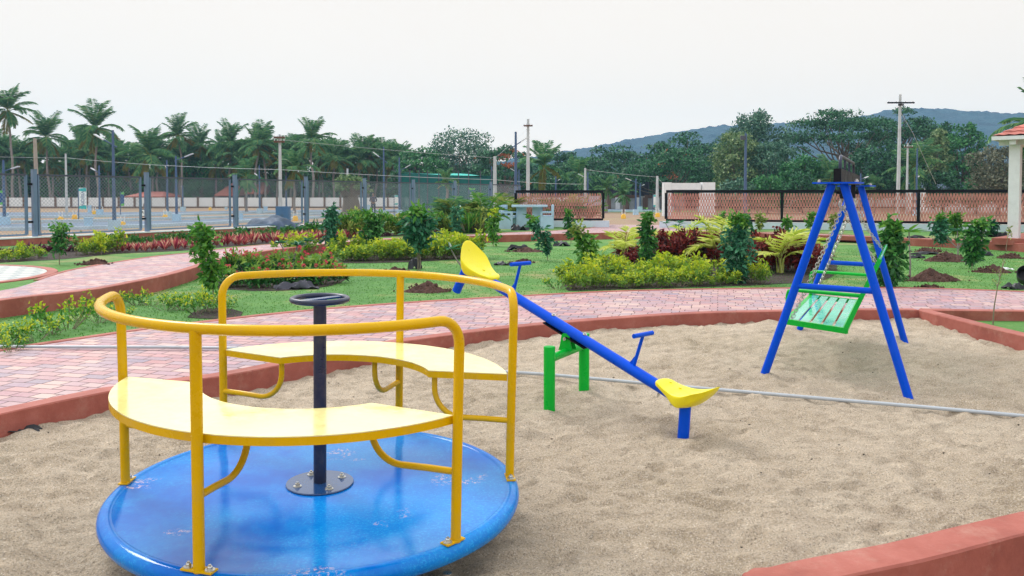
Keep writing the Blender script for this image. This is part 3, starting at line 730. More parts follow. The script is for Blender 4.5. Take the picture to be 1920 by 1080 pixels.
def chain(a, b, sag=.0, wire=.0036, link=.031):
    n = max(2, int((b-a).length/(link*.86))); m_ = MB(); dirn = (b-a).normalized()
    u = dirn.cross(Vector((0,0,1))).normalized(); v = dirn.cross(u)
    for i in range(n):
        c = a.lerp(b, (i+.5)/n)+Vector((0,0,-sag*sin(pi*(i+.5)/n)))
        s1, s2 = (u, v) if i % 2 else (v, u)
        pts = [c+dirn*(link/2+wire)*cos(t)*1.12+s1*(.0125)*(1 if abs(cos(t)) < .9 else .6)*sin(t)*1.2 for t in np.linspace(0, 2*pi, 10, endpoint=False)]
        m_.tube(pts, wire, 5, closed=True)
    m_.build('chain', M['chain'], SWG)
for l, lh in ((.03, .55), (BLn-.03, bL-.55)):
    hp = q3(af+bl*lh, 1.40)
    mb = MB(); mb.box(q3(hp, ZT-.05), (.075,.04,.13), math.atan2(bl.y, bl.x)); mb.tube([q3(hp, ZT-.06)-pl*.05, q3(hp, ZT-.06)+pl*.05], .018, 10); mb.build('hanger', M['black'], SWG)
    mb = MB(); mb.tube([q3(hp, ZT-.11)+Vector((.018*cos(t)*1, 0, .05*sin(t)-.03)) for t in np.linspace(0, 2*pi, 12, endpoint=False)], .006, 6, closed=True)
    mb.tube([q3(hp, 1.42)+Vector((.03*cos(t), 0, .04*sin(t))) for t in np.linspace(0, 2*pi, 12, endpoint=False)], .006, 6, closed=True); mb.build('shackle', M['steel'], SWG)
    chain(hp, B(.03, l, -.01)+Vector((0,0,0)), .02); chain(hp, B(SW, l)+lean*.93, .03)
# ================================================================== PIPE AND LITTER
pts = [G(-400, 646, .165), G(0, 650, .165), G(200, 650.5, .165), G(410, 651.5, .165), G(560, 656, .165)]
e = G(650, 664, .165); pts.append(e)
pts += [G(760, 679, .10), G(860, 690, .05), G(945, 697, .03), G(1017, 701.5, .03), G(1100, 709, .03), G(1340, 730, .025), G(1600, 752, .025), G(1920, 780, .025), G(2400, 822, .025)]
pts2 = [Vector((p.x, p.y, 0)) for p in pts]; fine = []
for i in range(len(pts)-1):
    for j in range(6): t = j/6; q = pts[i].lerp(pts[i+1], t); fine.append(q)
fine.append(pts[-1])
fine2 = []
for i, q in enumerate(fine):
    a = fine[max(0, i-3):i+4]; fine2.append(sum(a, Vector((0,0,0)))/len(a)+Vector((0, .012*noise.noise(Vector((q.x*1.2, 0, 0))), 0)))
mb = MB(); mb.tube(fine2, .0135, 12); tag(mb.build('water_pipe', M['pipe']), 'long pale plastic water pipe lying across the brick path and the sand', 'pipe')
def crumple(name, c, sx, sy, h, mat, label, cat, seed, rz=0, group=None, n=14, sharp=1.0, thick=True):
    V = []; r = Matrix.Rotation(rz, 3, 'Z')
    for j in range(n):
        for i in range(n):
            u = -1+2*i/(n-1); v = -1+2*j/(n-1)
            e_ = max(0, 1-(u*u+v*v)*.6)
            nz = noise.noise(Vector((u*2.1+seed, v*2.1, seed*3)))
            nb = noise.noise(Vector((u*1.2+seed*2, v*1.2, 7)))
            p = r @ Vector((u*sx*(1+.3*nb), v*sy*(1+.3*nz), 0)); V.append((p.x, p.y, max(.004, h*(e_*.6+nz*sharp)*(1 if e_ > .1 else .5))))
    m_ = MB(); m_.add(V, [(j*n+i, j*n+i+1, (j+1)*n+i+1, (j+1)*n+i) for j in range(n-1) for i in range(n-1)])
    o = m_.build(name, mat, None, angle=35); o.location = c; tag(o, label, cat, group)
    if thick: md = o.modifiers.new('thick', 'SOLIDIFY'); md.thickness = .006
    return o
# small dark bits scattered on the sand
mb = MB(); rr = random.Random(5)
for _ in range(420):
    x = rr.uniform(-5, 6); y = 1.6+8*rr.random()**1.3; s = rr.uniform(.002, .0055)*(1+y*.05)
    if not inside(np.array([x]), np.array([y]), PA)[0] or math.hypot(x-mc.x, y-mc.y) < .95: continue
    q = Vector((x, y, sandh(x, y)+s*.3)); k_ = rr.uniform(.4, 1.6)
    mb.add([q+Vector((s*k_,0,0)),q+Vector((-s*k_,rr.uniform(-1,1)*s,0)),q+Vector((0,s,0)),q+Vector((0,-s,0)),q+Vector((0,0,s*.6)),q-Vector((0,0,s))], [(0,2,4),(2,1,4),(1,3,4),(3,0,4),(2,0,5),(1,2,5),(3,1,5),(0,3,5)])
stuff(mb.build('sand_debris', M['darksoil'], None, smooth=False), 'small dark chips and crumbs scattered over the sand', 'debris')
crumple('plastic_sheet', G(18, 812, .01)+Vector((0,.02,0)), .16, .05, .035, M['plastic'], 'torn dark plastic strip half buried in sand at the foot of the kerb', 'plastic sheet', 3.3, .2)
# ================================================================== PLANT BUILDERS
def rnd(a, b): return random.uniform(a, b)
def unit(n, up=0.0):
    d = rng.normal(size=(n, 3)); d /= np.linalg.norm(d, axis=1, keepdims=True); d[:, 2] += up
    return d/np.linalg.norm(d, axis=1, keepdims=True)
def top_z(px, py, Y): return D(px, py, Y).z
def pos_scale(px, py, z): g = G(px, py, z); return g, g.y/F
def stem_curve(h, lean, seed, n=8, wob=.03):
    out = []
    for i in range(n):
        t = i/(n-1); out.append(Vector((lean[0]*t*t+wob*h*noise.noise(Vector((seed, t*3, 0))), lean[1]*t*t+wob*h*noise.noise(Vector((seed+9, t*3, 0))), h*t)))
    return out
def sapling(name, label, base, h, rad, leaf='l_dark', L=.07, n=420, low=.25, lean=(0,0), stems=1, clumps=16, tipleaf=None, group=None, cat='sapling', shape='col', stemr=.009, sq=1.0):
    t = thing(name, label, cat, tuple(base), 0, group); seed = rnd(0, 100)
    ms = MB(); mp = []
    for s in range(stems):
        o = Vector((rnd(-.05,.05), rnd(-.05,.05), 0)) if stems > 1 else Vector((0,0,0))
        c = [p+o*(1-p.z/h*.2) for p in stem_curve(h*(.92 if s == 0 else rnd(.7,.9)), lean, seed+s*3)]
        ms.tube(c, [stemr*(1-.6*i/7) for i in range(8)], 6); mp.append(c)
    P = []; Dd = []; Ls = []
    for k in range(clumps):
        c = mp[k % stems]; f = low+(1-low)*(k+.5)/clumps; i = min(6, int(f*7)); q = c[i].lerp(c[i+1], f*7-i)
        if shape == 'col': rr_ = rad*(.55+.55*sin(pi*min(1, (f-low)/(1-low)*.9+.08)))*rnd(.6,1.15)
        elif shape == 'ball': rr_ = rad*math.sqrt(max(.05, 1-((f-low)/(1-low)*2-1)**2))*rnd(.8,1.1)
        else: rr_ = rad*(1.1-.7*(f-low)/(1-low))*rnd(.6,1.1)
        nb = 3 if shape != 'ball' else 5
        for b in range(nb):
            a = rnd(0, 2*pi); rr2 = rr_*rnd(.35,1.3); e = q+Vector((cos(a)*rr2, sin(a)*rr2, rr2*rnd(-.1,.6)))
            ms.tube([q, q.lerp(e, .5)+Vector((0,0,.02)), e], [stemr*.45, stemr*.35, stemr*.2], 4, caps=False)
            m_ = max(3, int(n/(clumps*nb)))
            ts = rng.random(m_)**.7; pts = np.array(q)[None]+(np.array(e-q))[None]*ts[:, None]+rng.normal(size=(m_, 3))*rad*.16*sq
            dv = np.array((e-q).normalized())[None]*.5+unit(m_)*.9; dv[:, 2] -= .25
            P.append(pts); Dd.append(dv)
    ms.build('stem', M['twig'], t, local=True)
    P = np.concatenate(P); Dd = np.concatenate(Dd); n_ = len(P)
    Nv = unit(n_, .8)
    order = np.argsort(P[:, 2]); cut = int(n_*.82) if tipleaf else n_
    a = order[:cut]; b = order[cut:]
    mb = MB(); mb.leaves(P[a], Dd[a], Nv[a], L*(.7+.6*rng.random(len(a))), L*.5, .15); mb.build('foliage', M[leaf], t, smooth=False, local=True)
    if tipleaf and len(b): mb = MB(); mb.leaves(P[b], Dd[b], Nv[b], L*(.6+.6*rng.random(len(b))), L*.45, .1); mb.build('new_leaves', M[tipleaf], t, smooth=False, local=True)
    return t
def shrub(name, label, cat, h, rad, leaf, tip=None, L=.035, n=700, twigs=16, flower=None, nf=0, W=.5, loose=1.0, stemcol='twig', group=None):
    t = thing(name, label, cat, (0,0,0), 0, group); ms = MB(); P = []; Dd = []; tips = []
    for k in range(twigs):
        a = rnd(0, 2*pi); r_ = rad*math.sqrt(rnd(.03,1)); hh = h*rnd(.6,1.05)*(1-.35*(r_/rad)**2)
        e = Vector((cos(a)*r_, sin(a)*r_, hh)); b = Vector((cos(a)*r_*.25, sin(a)*r_*.25, 0)); mid = b.lerp(e, .5)+Vector((cos(a)*r_*.15, sin(a)*r_*.15, 0))
        ms.tube([b, mid, e], [.005, .004, .0015], 4, caps=False)
        m_ = max(4, n//twigs); ts = .25+.75*rng.random(m_)**.6
        pts = np.where(ts[:, None] < .5, np.array(b)+(np.array(mid-b))*(ts[:, None]*2), np.array(mid)+np.array(e-mid)*(ts[:, None]*2-1))
        pts = pts+rng.normal(size=(m_, 3))*rad*.10*loose
        dv = unit(m_, .45); P.append(pts); Dd.append(dv); tips.append(np.array(e))
    ms.build('stem', M[stemcol], t, local=True)
    P = np.concatenate(P); Dd = np.concatenate(Dd); n_ = len(P); Nv = unit(n_, .9)
    P[:, 2] = np.maximum(P[:, 2], .01)
    key = P[:, 2]+rng.normal(size=n_)*h*.12; s_ = np.argsort(key); cut = int(n_*.66) if tip else n_
    a = s_[:cut]; b = s_[cut:]
    mb = MB(); mb.leaves(P[a], Dd[a], Nv[a], L*(.6+.8*rng.random(len(a))), L*W, .1); mb.build('foliage', M[leaf], t, smooth=False, local=True)
    if tip: mb = MB(); mb.leaves(P[b], Dd[b], Nv[b], L*(.6+.8*rng.random(len(b))), L*W, .1); mb.build('young_leaves', M[tip], t, smooth=False, local=True)
    if flower:
        mb = MB()
        for k in range(nf):
            c = tips[k % len(tips)]+rng.normal(size=3)*.03+np.array((0,0,.02)); m_ = 26; d_ = unit(m_, .5); mb.leaves(c+d_*.012, d_, unit(m_), .026, .018, 0, six=False)
        mb.build('flowers', M[flower], t, smooth=False, local=True)
    return t
def rosette(name, label, cat, h, nl, leaf, W=.03, spread=.6, group=None):
    t = thing(name, label, cat, (0,0,0), 0, group); n = nl
    a = rng.random(n)*2*pi; s = spread*(.3+rng.random(n)); P = np.stack([np.cos(a)*.015, np.sin(a)*.015, np.full(n, .01)], 1)
    Dv = np.stack([np.cos(a)*s, np.sin(a)*s, np.ones(n)], 1); Nv = np.stack([-np.cos(a), -np.sin(a), s], 1)
    mb = MB(); mb.leaves(P, Dv, Nv, h*(.6+.5*rng.random(n)), W, .12); mb.build('leaves', M[leaf], t, smooth=False, local=True)
    mb = MB(); mb.lathe([(.02,0),(.022,.02),(.008,.05),(.0005,.06)], k=8); mb.build('crown_base', M['twig'], t, local=True)
    return t
def frond(mb, ms, base, az, el, L, nl, wl, droop, lw, up=.15):
    """one arching feather frond: rachis to ms, leaflets to mb"""
    pts = []; p = Vector(base); e = el; n = 9; st = L/(n-1)
    for i in range(n):
        pts.append(p.copy()); p = p+Vector((cos(az)*cos(e), sin(az)*cos(e), sin(e)))*st; e -= droop/(n-1)*(1+.8*i/n)
    ms.tube(pts, [.012*L*(1-.85*i/(n-1))+.002 for i in range(n)], 4, caps=False)
    P = []; Dv = []; Nv = []; LL = []
    for k in range(nl):
        f = .14+.85*k/nl; i = min(n-2, int(f*(n-1))); t = f*(n-1)-i; q = pts[i].lerp(pts[i+1], t); d = (pts[i+1]-pts[i]).normalized()
        sd_ = d.cross(Vector((0,0,1)))
        if sd_.length < .1: sd_ = Vector((-sin(az), cos(az), 0))
        sd_.normalize(); u = sd_.cross(d)
        ll = wl*(.35+.75*sin(pi*min(1, f*.82+.08)))
        for s in (-1, 1):
            P.append(q); Dv.append(tuple(sd_*s*.9+d*.65+u*(up)+Vector((0,0,-.25-rnd(0,.35))))); Nv.append(tuple(u+sd_*rnd(-.3,.3))); LL.append(ll*rnd(.85,1.1))
    mb.leaves(np.array([tuple(x) for x in P]), np.array(Dv), np.array(Nv), np.array(LL), lw, .25)
def coconut(name, label, base, h, cr, seed, lean=(0,0), group=None, nf=24, cat='palm tree', old=True, trunk_r=.17):
    random.seed(seed); t = thing(name, label, cat, tuple(base), 0, group)
    c = stem_curve(h, lean, seed*1.7, 9, .03); ms = MB(); ms.tube(c, [trunk_r*(1.35 if i == 0 else 1-.35*i/8) for i in range(9)], 8); ms.build('trunk', M['palmbark'], t, local=True)
    mb = MB(); mr = MB(); mo = MB(); top = c[-1]
    for k in range(nf):
        el = R(rnd(62, 90)) if k < nf*.34 else (R(rnd(5, 52)) if k < nf*.68 else R(rnd(-62, -8)))
        az = k*2.399+rnd(-.3,.3); L = cr*rnd(.85,1.15)*(1 if el > 0 else .8)
        frond(mo if (old and k >= nf*.78) else mb, mr, top+Vector((0,0,rnd(-.2,.2))), az, el, L, 38, L*.24, (R(rnd(22,55)) if k < nf*.34 else R(rnd(50,80))) if el > 0 else R(25), .035*cr/2.5+.03, up=.3)
    mb.build('crown', M['l_palm'], t, smooth=False, local=True); mr.build('frond_ribs', M['l_olive'], t, local=True)
    if old: mo.build('old_fronds', M['l_palmold'], t, smooth=False, local=True)
    return t
def tree(name, label, base, h, W, leaf, style='round', low=.25, n=5200, seed=1, LS=.30, group=None, tip=None, tipfrac=.1, cat='tree', trunk=.28, K=40, dens=1.0):
    random.seed(seed*13+1); t = thing(name, label, cat, tuple(base), 0, group)
    cz0 = h*low; ch = h-cz0; P = []; Dd = []; Nn = []; cent = []
    for k in range(K):
        a = k*2.399+rnd(-.4,.4)
        if style == 'umbrella':
            r_ = W/2*math.sqrt((k+.5)/K)*rnd(.85,1.05); z = h-ch*.50*(r_/(W/2))**2.2-rnd(0, ch*.38); pr = W*.115*rnd(.75,1.25); fl_ = .34
        elif style == 'column':
            z = cz0+ch*(k+.5)/K; r_ = W/2*.62*math.sqrt(max(0.05, 1-abs((z-cz0)/ch*2-.9)**2.2*.8))*rnd(.5,1.1); pr = W*.17*rnd(.8,1.2); fl_ = .8
        else:
            ph = math.acos(1-1.75*(k+.5)/K); rr_ = rnd(.45,.92); r_ = W/2*sin(ph)*rr_; z = cz0+ch*.48+ch*.45*cos(ph)*rr_**.5; pr = W*.14*rnd(.7,1.25); fl_ = .72
        c = np.array((cos(a)*r_, sin(a)*r_, z)); cent.append((c, pr))
        m_ = int(n/K*dens); d_ = unit(m_, .35 if style != 'umbrella' else .5); rad_ = (.55+.5*rng.random(m_)**.5)[:, None]
        lump = 1+.25*np.sin(d_[:, :1]*5+k)*np.cos(d_[:, 1:2]*6+k*2)
        P.append(c+d_*rad_*pr*lump*np.array((1, 1, fl_))); Nn.append(d_+unit(m_)*.5+np.array((0,0,.4)))
        dv = unit(m_); Dd.append(dv)
    ms = MB(); th = cz0+ch*(.2 if style != 'column' else .6); lean = (rnd(-.04,.04)*h, 0)
    c = stem_curve(th, lean, seed, 6, .05); ms.tube(c, [trunk*(1.5 if i == 0 else 1-.4*i/5) for i in range(6)], 8)
    for k, (cc, pr) in enumerate(cent):
        if k % 2 and K > 20: continue
        s = c[random.randrange(3, 6)]; e = Vector(cc)-Vector((0,0,pr*.2)); mid = s.lerp(e, .5)+Vector((rnd(-.3,.3), rnd(-.3,.3), (-.10 if style == 'umbrella' else 0)*h*.5+rnd(0,.3)))
        ms.tube([s, s.lerp(mid, .5), mid, mid.lerp(e, .6)+Vector((0,0,.1)), e], [trunk*.45, trunk*.36, trunk*.27, trunk*.17, trunk*.07], 5, caps=False)
    ms.build('trunk', M['bark'], t, local=True)
    P = np.concatenate(P); Dd = np.concatenate(Dd); Nn = np.concatenate(Nn); n_ = len(P)
    P[:, 2] = np.maximum(P[:, 2], .1); Lz = LS*(.55+.8*rng.random(n_))
    if tip:
        # blossoms / young leaves gathered in patches at the top of the crown
        s = np.array([noise.noise(Vector(p)*.45+Vector((seed, 0, 0))) for p in P])+.10*(P[:, 2]-cz0)/ch*3
        thr = np.quantile(s, 1-tipfrac); b = s > thr; a = ~b
        P2 = P[b]; mb = MB(); mb.leaves(P2+np.array((0,0,.1)), Dd[b], Nn[b], Lz[b]*.9, Lz[b]*.6, .1, six=False); mb.build('blossom' if tip[0] == 'f' else 'young_leaves', M[tip], t, smooth=False, local=True)
    else: a = np.ones(n_, bool)
    mb = MB(); mb.leaves(P[a], Dd[a], Nn[a], Lz[a], Lz[a]*.62, .1, six=False); mb.build('crown', M[leaf], t, smooth=False, local=True)
    return t
# ------------------------------------------------------------------ saplings on the lawns
def spl(name, label, px, by, ty, wpx, z=ZL, **k):
    g = G(px, by, z); h = D(px, ty, g.y).z-z; rad = wpx*g.y/F/2*.84; k['n'] = int(k['n']*.72)
    return sapling(name, label, g, h, rad, **k)
random.seed(11)
spl('sapling','dark green sapling with lime tip in the border below the left mesh fence',112,496,414,58,z=ZA,L=.085,n=420,tipleaf='l_mid',low=.3,clumps=14)
spl('sapling','tall slender leafy sapling standing behind the roundabout rail near the raised kerb',398,566,412,58,L=.10,n=760,tipleaf='l_mid',low=.2,lean=(-.12,0),clumps=26,leaf='l_mid',sq=1.1)
spl('sapling','dense blue-green conical shrub tree at the end of the red low wall',622,462,384,42,z=ZA,leaf='l_teal',L=.11,n=950,low=.05,clumps=22,shape='cone')
spl('sapling','round headed glossy sapling in front of the olive bushes',698,482,394,42,L=.12,n=800,low=.3,leaf='l_dark',tipleaf='l_mid',clumps=18,shape='ball')
spl('sapling','largest round headed sapling on two thin bare stems beside a soil heap',786,512,378,70,L=.12,n=1500,low=.48,stems=2,leaf='l_teal',tipleaf='l_mid',clumps=22,shape='ball',stemr=.012)
spl('sapling','thin bluish sapling right of the big round headed sapling',856,452,384,30,z=ZL,leaf='l_teal',L=.13,n=480,low=.08,clumps=16)
spl('sapling','bright green slim sapling just left of the pale blue picnic set',925,462,388,30,leaf='l_mid',L=.12,n=560,low=.12,clumps=18,tipleaf='l_lime')
spl('sapling','sapling leaning left in front of the pale blue picnic set',1027,489,400,36,leaf='l_teal',L=.11,n=560,low=.2,lean=(-.35,0),clumps=18,tipleaf='l_mid')
spl('sapling','slim sapling on a bare stem in front of the small terracotta screen',1071,457,388,28,leaf='l_dark',L=.12,n=460,low=.2,lean=(-.1,0),clumps=16,tipleaf='l_mid')
spl('sapling','leafy light green sapling at the left end of the yellow shrub bed',1108,512,418,50,leaf='l_mid',L=.11,n=700,low=.1,lean=(-.25,0),clumps=20,tipleaf='l_olive')
spl('sapling','tall bushy sapling rising from the dark red bed between golden palms',1214,505,390,48,leaf='l_dark',L=.10,n=1100,low=.05,clumps=28,tipleaf='l_mid',shape='cone')
spl('sapling','tallest dense dark sapling at the right of the yellow shrub bed',1385,532,396,62,leaf='l_teal',L=.10,n=1700,low=.05,clumps=34,tipleaf='l_mid')
spl('sapling','broad leafy sapling directly behind the bench swing',1668,538,408,62,leaf='l_dark',L=.11,n=1500,low=.05,clumps=30,tipleaf='l_mid')
spl('sapling','sapling beside the rear soil heap right of the swing',1762,468,398,36,leaf='l_teal',L=.12,n=700,low=.2,clumps=20,tipleaf='l_mid')
spl('sapling','smaller sapling close to the lattice wall right of the swing',1791,447,400,28,z=ZA,leaf='l_mid',L=.13,n=480,low=.25,clumps=14)
spl('sapling','full sapling leaning right over the soil heap near the pavilion',1822,504,406,46,leaf='l_dark',L=.11,n=1000,low=.15,lean=(.12,0),clumps=24,tipleaf='l_mid')
spl('sapling','thin yellowish seedling in the planting behind the path at left',190,478,436,22,z=ZA,leaf='l_lime',L=.08,n=160,low=.2,clumps=9)
spl('sapling','small pale seedling beside the dark green sapling at left',143,478,440,14,z=ZA,leaf='l_olive',L=.07,n=90,low=.3,clumps=7)
for i, (px, by, ty) in enumerate([(1352,432,398),(1425,434,400),(1400,433,404),(1520,436,396),(1565,438,400),(1862,444,412),(1475,440,408)]):
    spl('seedling','%s from left of the small seedlings along the white lattice plinth' % ORD[sorted([1352,1425,1400,1520,1565,1862,1475]).index(px)],px,by,ty,20,z=ZA,leaf=['l_mid','l_olive','l_teal'][i%3],L=.13,n=200,low=.25,clumps=9,cat='seedling',group='seedlings along the lattice wall')
def bare(name, label, px, by, ty, z, lean, leaf='l_olive', n=14, L=.05, branches=7):
    g = G(px, by, z); h = D(px, ty, g.y).z-z; t = thing(name, label, 'sapling', tuple(g)); ms = MB(); c = stem_curve(h, lean, px, 8, .04)
    ms.tube(c, [.008*(1-.6*i/7) for i in range(8)], 6); P = []
    for k in range(branches):
        f = .6+.38*k/branches; i = int(f*7); q = c[i]; a = rnd(0, 6.28); e = q+Vector((cos(a)*.16*h*.6, sin(a)*.1, .12*h)); ms.tube([q, q.lerp(e,.5), e], [.004,.003,.0015], 4); P += [np.array(q.lerp(e, rnd(.5,1))) for _ in range(n)]
    ms.build('stem', M['twig'], t, local=True); P = np.array(P)+rng.normal(size=(len(P),3))*.02; mb = MB(); mb.leaves(P, unit(len(P)), unit(len(P),.6), L, L*.5, .1); mb.build('foliage', M[leaf], t, smooth=False, local=True)
bare('bare_sapling','thin almost leafless sapling in the low grass triangle at the right edge',1862,609,484,.03,(.13,0),n=5,L=.025,branches=8)
bare('bare_sapling','spindly sapling with a few leaves before the white pavilion post',1887,473,424,ZL,(.05,0),n=7,L=.06,branches=6)
def frangi(label, px, by, ty, z, forks, L=.30, hleaf='l_mid'):
    g = G(px, by, z); h = D(px, ty, g.y).z-z; t = thing('frangipani_plant', label, 'plant', tuple(g)); ms = MB(); P = []; Dd = []
    for k in range(forks):
        a = k*2.4+.4; e = Vector((cos(a)*h*(.38 if forks > 1 else .02), sin(a)*h*.25, h*rnd(.7,.92) if forks > 1 else h*.82)); st = Vector((0,0,h*.28))
        ms.tube([Vector((0,0,0)), st, st.lerp(e,.5)-Vector((0,0,.02)), e], [.017,.015,.012,.010], 7)
        m_ = 9; aa = np.arange(m_)*2.4; P.append(np.tile(np.array(e), (m_,1))); Dd.append(np.stack([np.cos(aa), np.sin(aa), rng.random(m_)*.9], 1))
    ms.build('stem', M['palmbark'], t, local=True); P = np.concatenate(P); Dd = np.concatenate(Dd)
    mb = MB(); mb.leaves(P, Dd, np.tile((0,0,1.), (len(P),1))-Dd*.3, h*L*(.7+.5*rng.random(len(P))), h*.085, .15); mb.build('foliage', M[hleaf], t, smooth=False, local=True)
frangi('frangipani with a single thick stem and rosette of broad leaves right of the swing',1706,523,416,ZL,1)
frangi('young forked frangipani rising from the red flowered bed',549,512,442,ZL,4,L=.24,hleaf='l_teal')
frangi('low forked frangipani behind the raised yellow seesaw seat',868,522,458,ZL,3,L=.34,hleaf='l_teal')
frangi('forked frangipani standing in the largest middle soil heap at right',1796,482,426,ZL,4,L=.26,hleaf='l_teal')
frangi('broad leaved frangipani at the edge of the dark red bed behind golden palms',1262,452,414,ZL,3,L=.36,hleaf='l_teal')
# ------------------------------------------------------------------ yellow duranta shrubs
random.seed(5)
protoY = [shrub('yellow_shrub','x','shrub',.42,.30,'l_fresh','l_lime',L=.06,n=430,twigs=13,loose=.75) for _ in range(3)]
protoN = [shrub('yellow_shrub','x','shrub',.36,.34,'l_mid','l_lime',L=.05,n=230,twigs=10,loose=.6) for _ in range(3)]
def place(protos, items, labelf, group, z, hbase, used=set(), jit=.15):
    items = sorted(items)
    for i, it in enumerate(items):
        px, by, hpx = it[:3]; g = G(px, by, z); s = hpx*g.y/F/hbase; p = protos[i % len(protos)]
        sc = (s*rnd(.85,1.2)*(it[3] if len(it) > 3 else 1), s*rnd(.9,1.15), s*rnd(.7,1.25))
        if p.name not in used:
            used.add(p.name); p.location = g; p.rotation_euler = (0,0,rnd(0,6.28)); p.scale = sc; p['label'] = labelf(i); p['group'] = group
        else: dup(p, g, rnd(0, 6.28), sc, labelf(i), group)
it = [(650+i*17.5+rnd(-4,4), 489-i*.35, 46+rnd(-6,9), 1.05) for i in range(14)]+[(655+i*29, 479-i*.3, 42, 1.2) for i in range(8)]
place(protoY, it, lambda i: '%s from the left of the yellow shrubs in the hedge under the round saplings' % ordn(i), 'yellow shrubs in the middle hedge', ZL, .42)
it = [(1075+i*22+rnd(-5,5), 541-i*.6+rnd(-2,2), 41+rnd(-8,9), 1.05) for i in range(17)]+[(1072+i*38+rnd(-6,6), 527-i*.5, 48+rnd(-4,8), 1.15) for i in range(9)]+[(1110+i*50+rnd(-9,9), 514-i*.3, 40, 1.2) for i in range(5)]
place(protoY, it, lambda i: '%s from the left of the yellow shrubs before the golden palms' % ordn(i), 'yellow shrubs in the bed beside the brick path', ZL, .42)
it = [(6,650,50,.9),(66,640,62,.8),(100,628,44,.9),(126,618,62,.7),(150,600,58,.5),(185,606,40,.9),(24,662,40,.8),(226,598,34,.9)]
place(protoN, it, lambda i: '%s from the left of the loose yellow tipped shrubs at far left' % ordn(i), 'loose yellow tipped shrubs at left', ZL, .36)
it = [(256,572,36,.9),(284,572,38,.9),(312,582,44,.8),(340,582,42,.8),(368,588,46,.8),(396,586,44,.8),(422,586,34,.9),(1046,541,36,.6)]
place(protoN, it, lambda i: '%s from the left of the lime shrubs around the tall slender sapling' % ordn(i), 'lime shrubs behind the roundabout rail', ZL, .36)
it = [(8,490,34),(28,489,36),(48,487,30),(72,484,26),(165,478,30),(182,476,40),(200,474,46),(214,473,34)]
place(protoY, it, lambda i: '%s from the left of the yellow shrubs in the border below the mesh fence' % ordn(i), 'yellow shrubs in the left border', ZA, .42)
it = [(556,478,64,.35),(552,470,30,.6)]
place(protoY, it, lambda i: '%s narrow upright yellow shrub beside the raised kerb near the red flowers' % ['shorter','taller'][i], 'upright yellow shrubs by the kerb', ZL, .42)
# mulch beds
def bed(pxs, z, name='planting_bed'):
    ln = [G(x, y, z) for x, y in pxs]; ring = smooth_line(ln+[ln[0]], .3)[:-1]
    m_ = MB(); m_.sheet([(p.x+.05*noise.noise(p*3), p.y+.05*noise.noise(p*3+Vector((9,9,9)))) for p in ring], z+.006); return struct(m_.build(name, M['darksoil'], smooth=False))
bed([(642,494),(760,492),(880,484),(905,473),(860,468),(740,472),(650,478)], ZL)
bed([(1065,546),(1200,542),(1330,538),(1440,534),(1560,520),(1545,480),(1400,470),(1170,474),(1060,510)], ZL)
bed([(400,542),(520,546),(620,536),(655,516),(630,498),(520,494),(440,500)], ZL)
bed([(350,596),(400,599),(450,594),(440,580),(380,580)], ZL)
bed([(-60,496),(120,486),(220,476),(330,471),(480,459),(640,449),(780,440),(780,436),(640,441),(480,447),(300,456),(100,466),(-60,472)], ZA)
# ------------------------------------------------------------------ dark red bed
protoR = [shrub('red_croton','x','shrub',.55,.28,'l_red',None,L=.10,n=420,twigs=14,W=.42,loose=1.0,stemcol='bark') for _ in range(3)]
it = [(1180,490,52),(1196,498,50),(1172,480,44)]+[(1248+i*20+rnd(-4,4), 492+rnd(-3,3)+i*.8, 56+rnd(-6,6)) for i in range(6)]+[(1255+i*26, 478, 44) for i in range(5)]+\
     [(1420+i*17+rnd(-4,4), 508+rnd(-4,4), 62+rnd(-6,6)) for i in range(7)]+[(1430+i*22, 494, 52) for i in range(5)]+[(1534,498,36),(1395,503,50)]
place(protoR, it, lambda i: '%s from the left of the dark red shrubs around the golden palms' % ordn(i), 'dark red shrubs in the bed', ZL, .55)
# ------------------------------------------------------------------ golden palms
def cane(name, label, px, by, ty, z, nfr, leaf, seed, group=None, spread=1.0, lw=.03, cat='palm', stemmat='l_gold', wl=.30):
    random.seed(seed); g = G(px, by, z); h = D(px, ty, g.y).z-z; t = thing(name, label, cat, tuple(g), 0, group); mb = MB(); mr = MB()
    for k in range(nfr):
        az = k*2.4+rnd(-.3,.3); el = R(rnd(55,88)) if k < nfr*.5 else R(rnd(35,60)); L = h*rnd(.75,1.0)*(1 if k < nfr*.5 else .8); b = Vector((rnd(-.06,.06)*h, rnd(-.06,.06)*h, 0)); tb_ = b+Vector((cos(az)*.05*h, sin(az)*.05*h, h*.28))
        mr.tube([b, tb_], [.012*h+.004, .008*h+.003], 6); frond(mb, mr, tb_, az, el, L*.85*spread, 22, L*wl*1.35, R(rnd(30,80)), lw*.58, up=.6)
    mr.build('stem', M[stemmat], t, local=True); mb.build('fronds', M[leaf], t, smooth=False, local=True); return t
cane('golden_palm','leftmost golden palm with long arching lower fronds over the kerb',1172,492,424,ZL,7,'l_gold',21,spread=1.1,lw=.035)
cane('golden_palm','golden palm behind the tall bushy sapling in the red bed',1250,470,414,ZL,6,'l_gold',22,spread=.9,lw=.035)
cane('golden_palm','golden palm between the bushy sapling and the dark sapling, upright yellow fronds',1292,468,412,ZL,6,'l_gold',23,lw=.035)
cane('golden_palm','largest pale golden palm just left of the dark dense sapling',1346,498,402,ZL,8,'l_gold',24,spread=.95,lw=.035)
cane('golden_palm','golden palm at the right end of the red bed beside the swing leg',1464,512,412,ZL,7,'l_gold',25,spread=.85,lw=.035)
cane('golden_palm','short golden palm tuft between the dark sapling and the swing',1512,480,424,ZL,6,'l_gold',26,lw=.03)
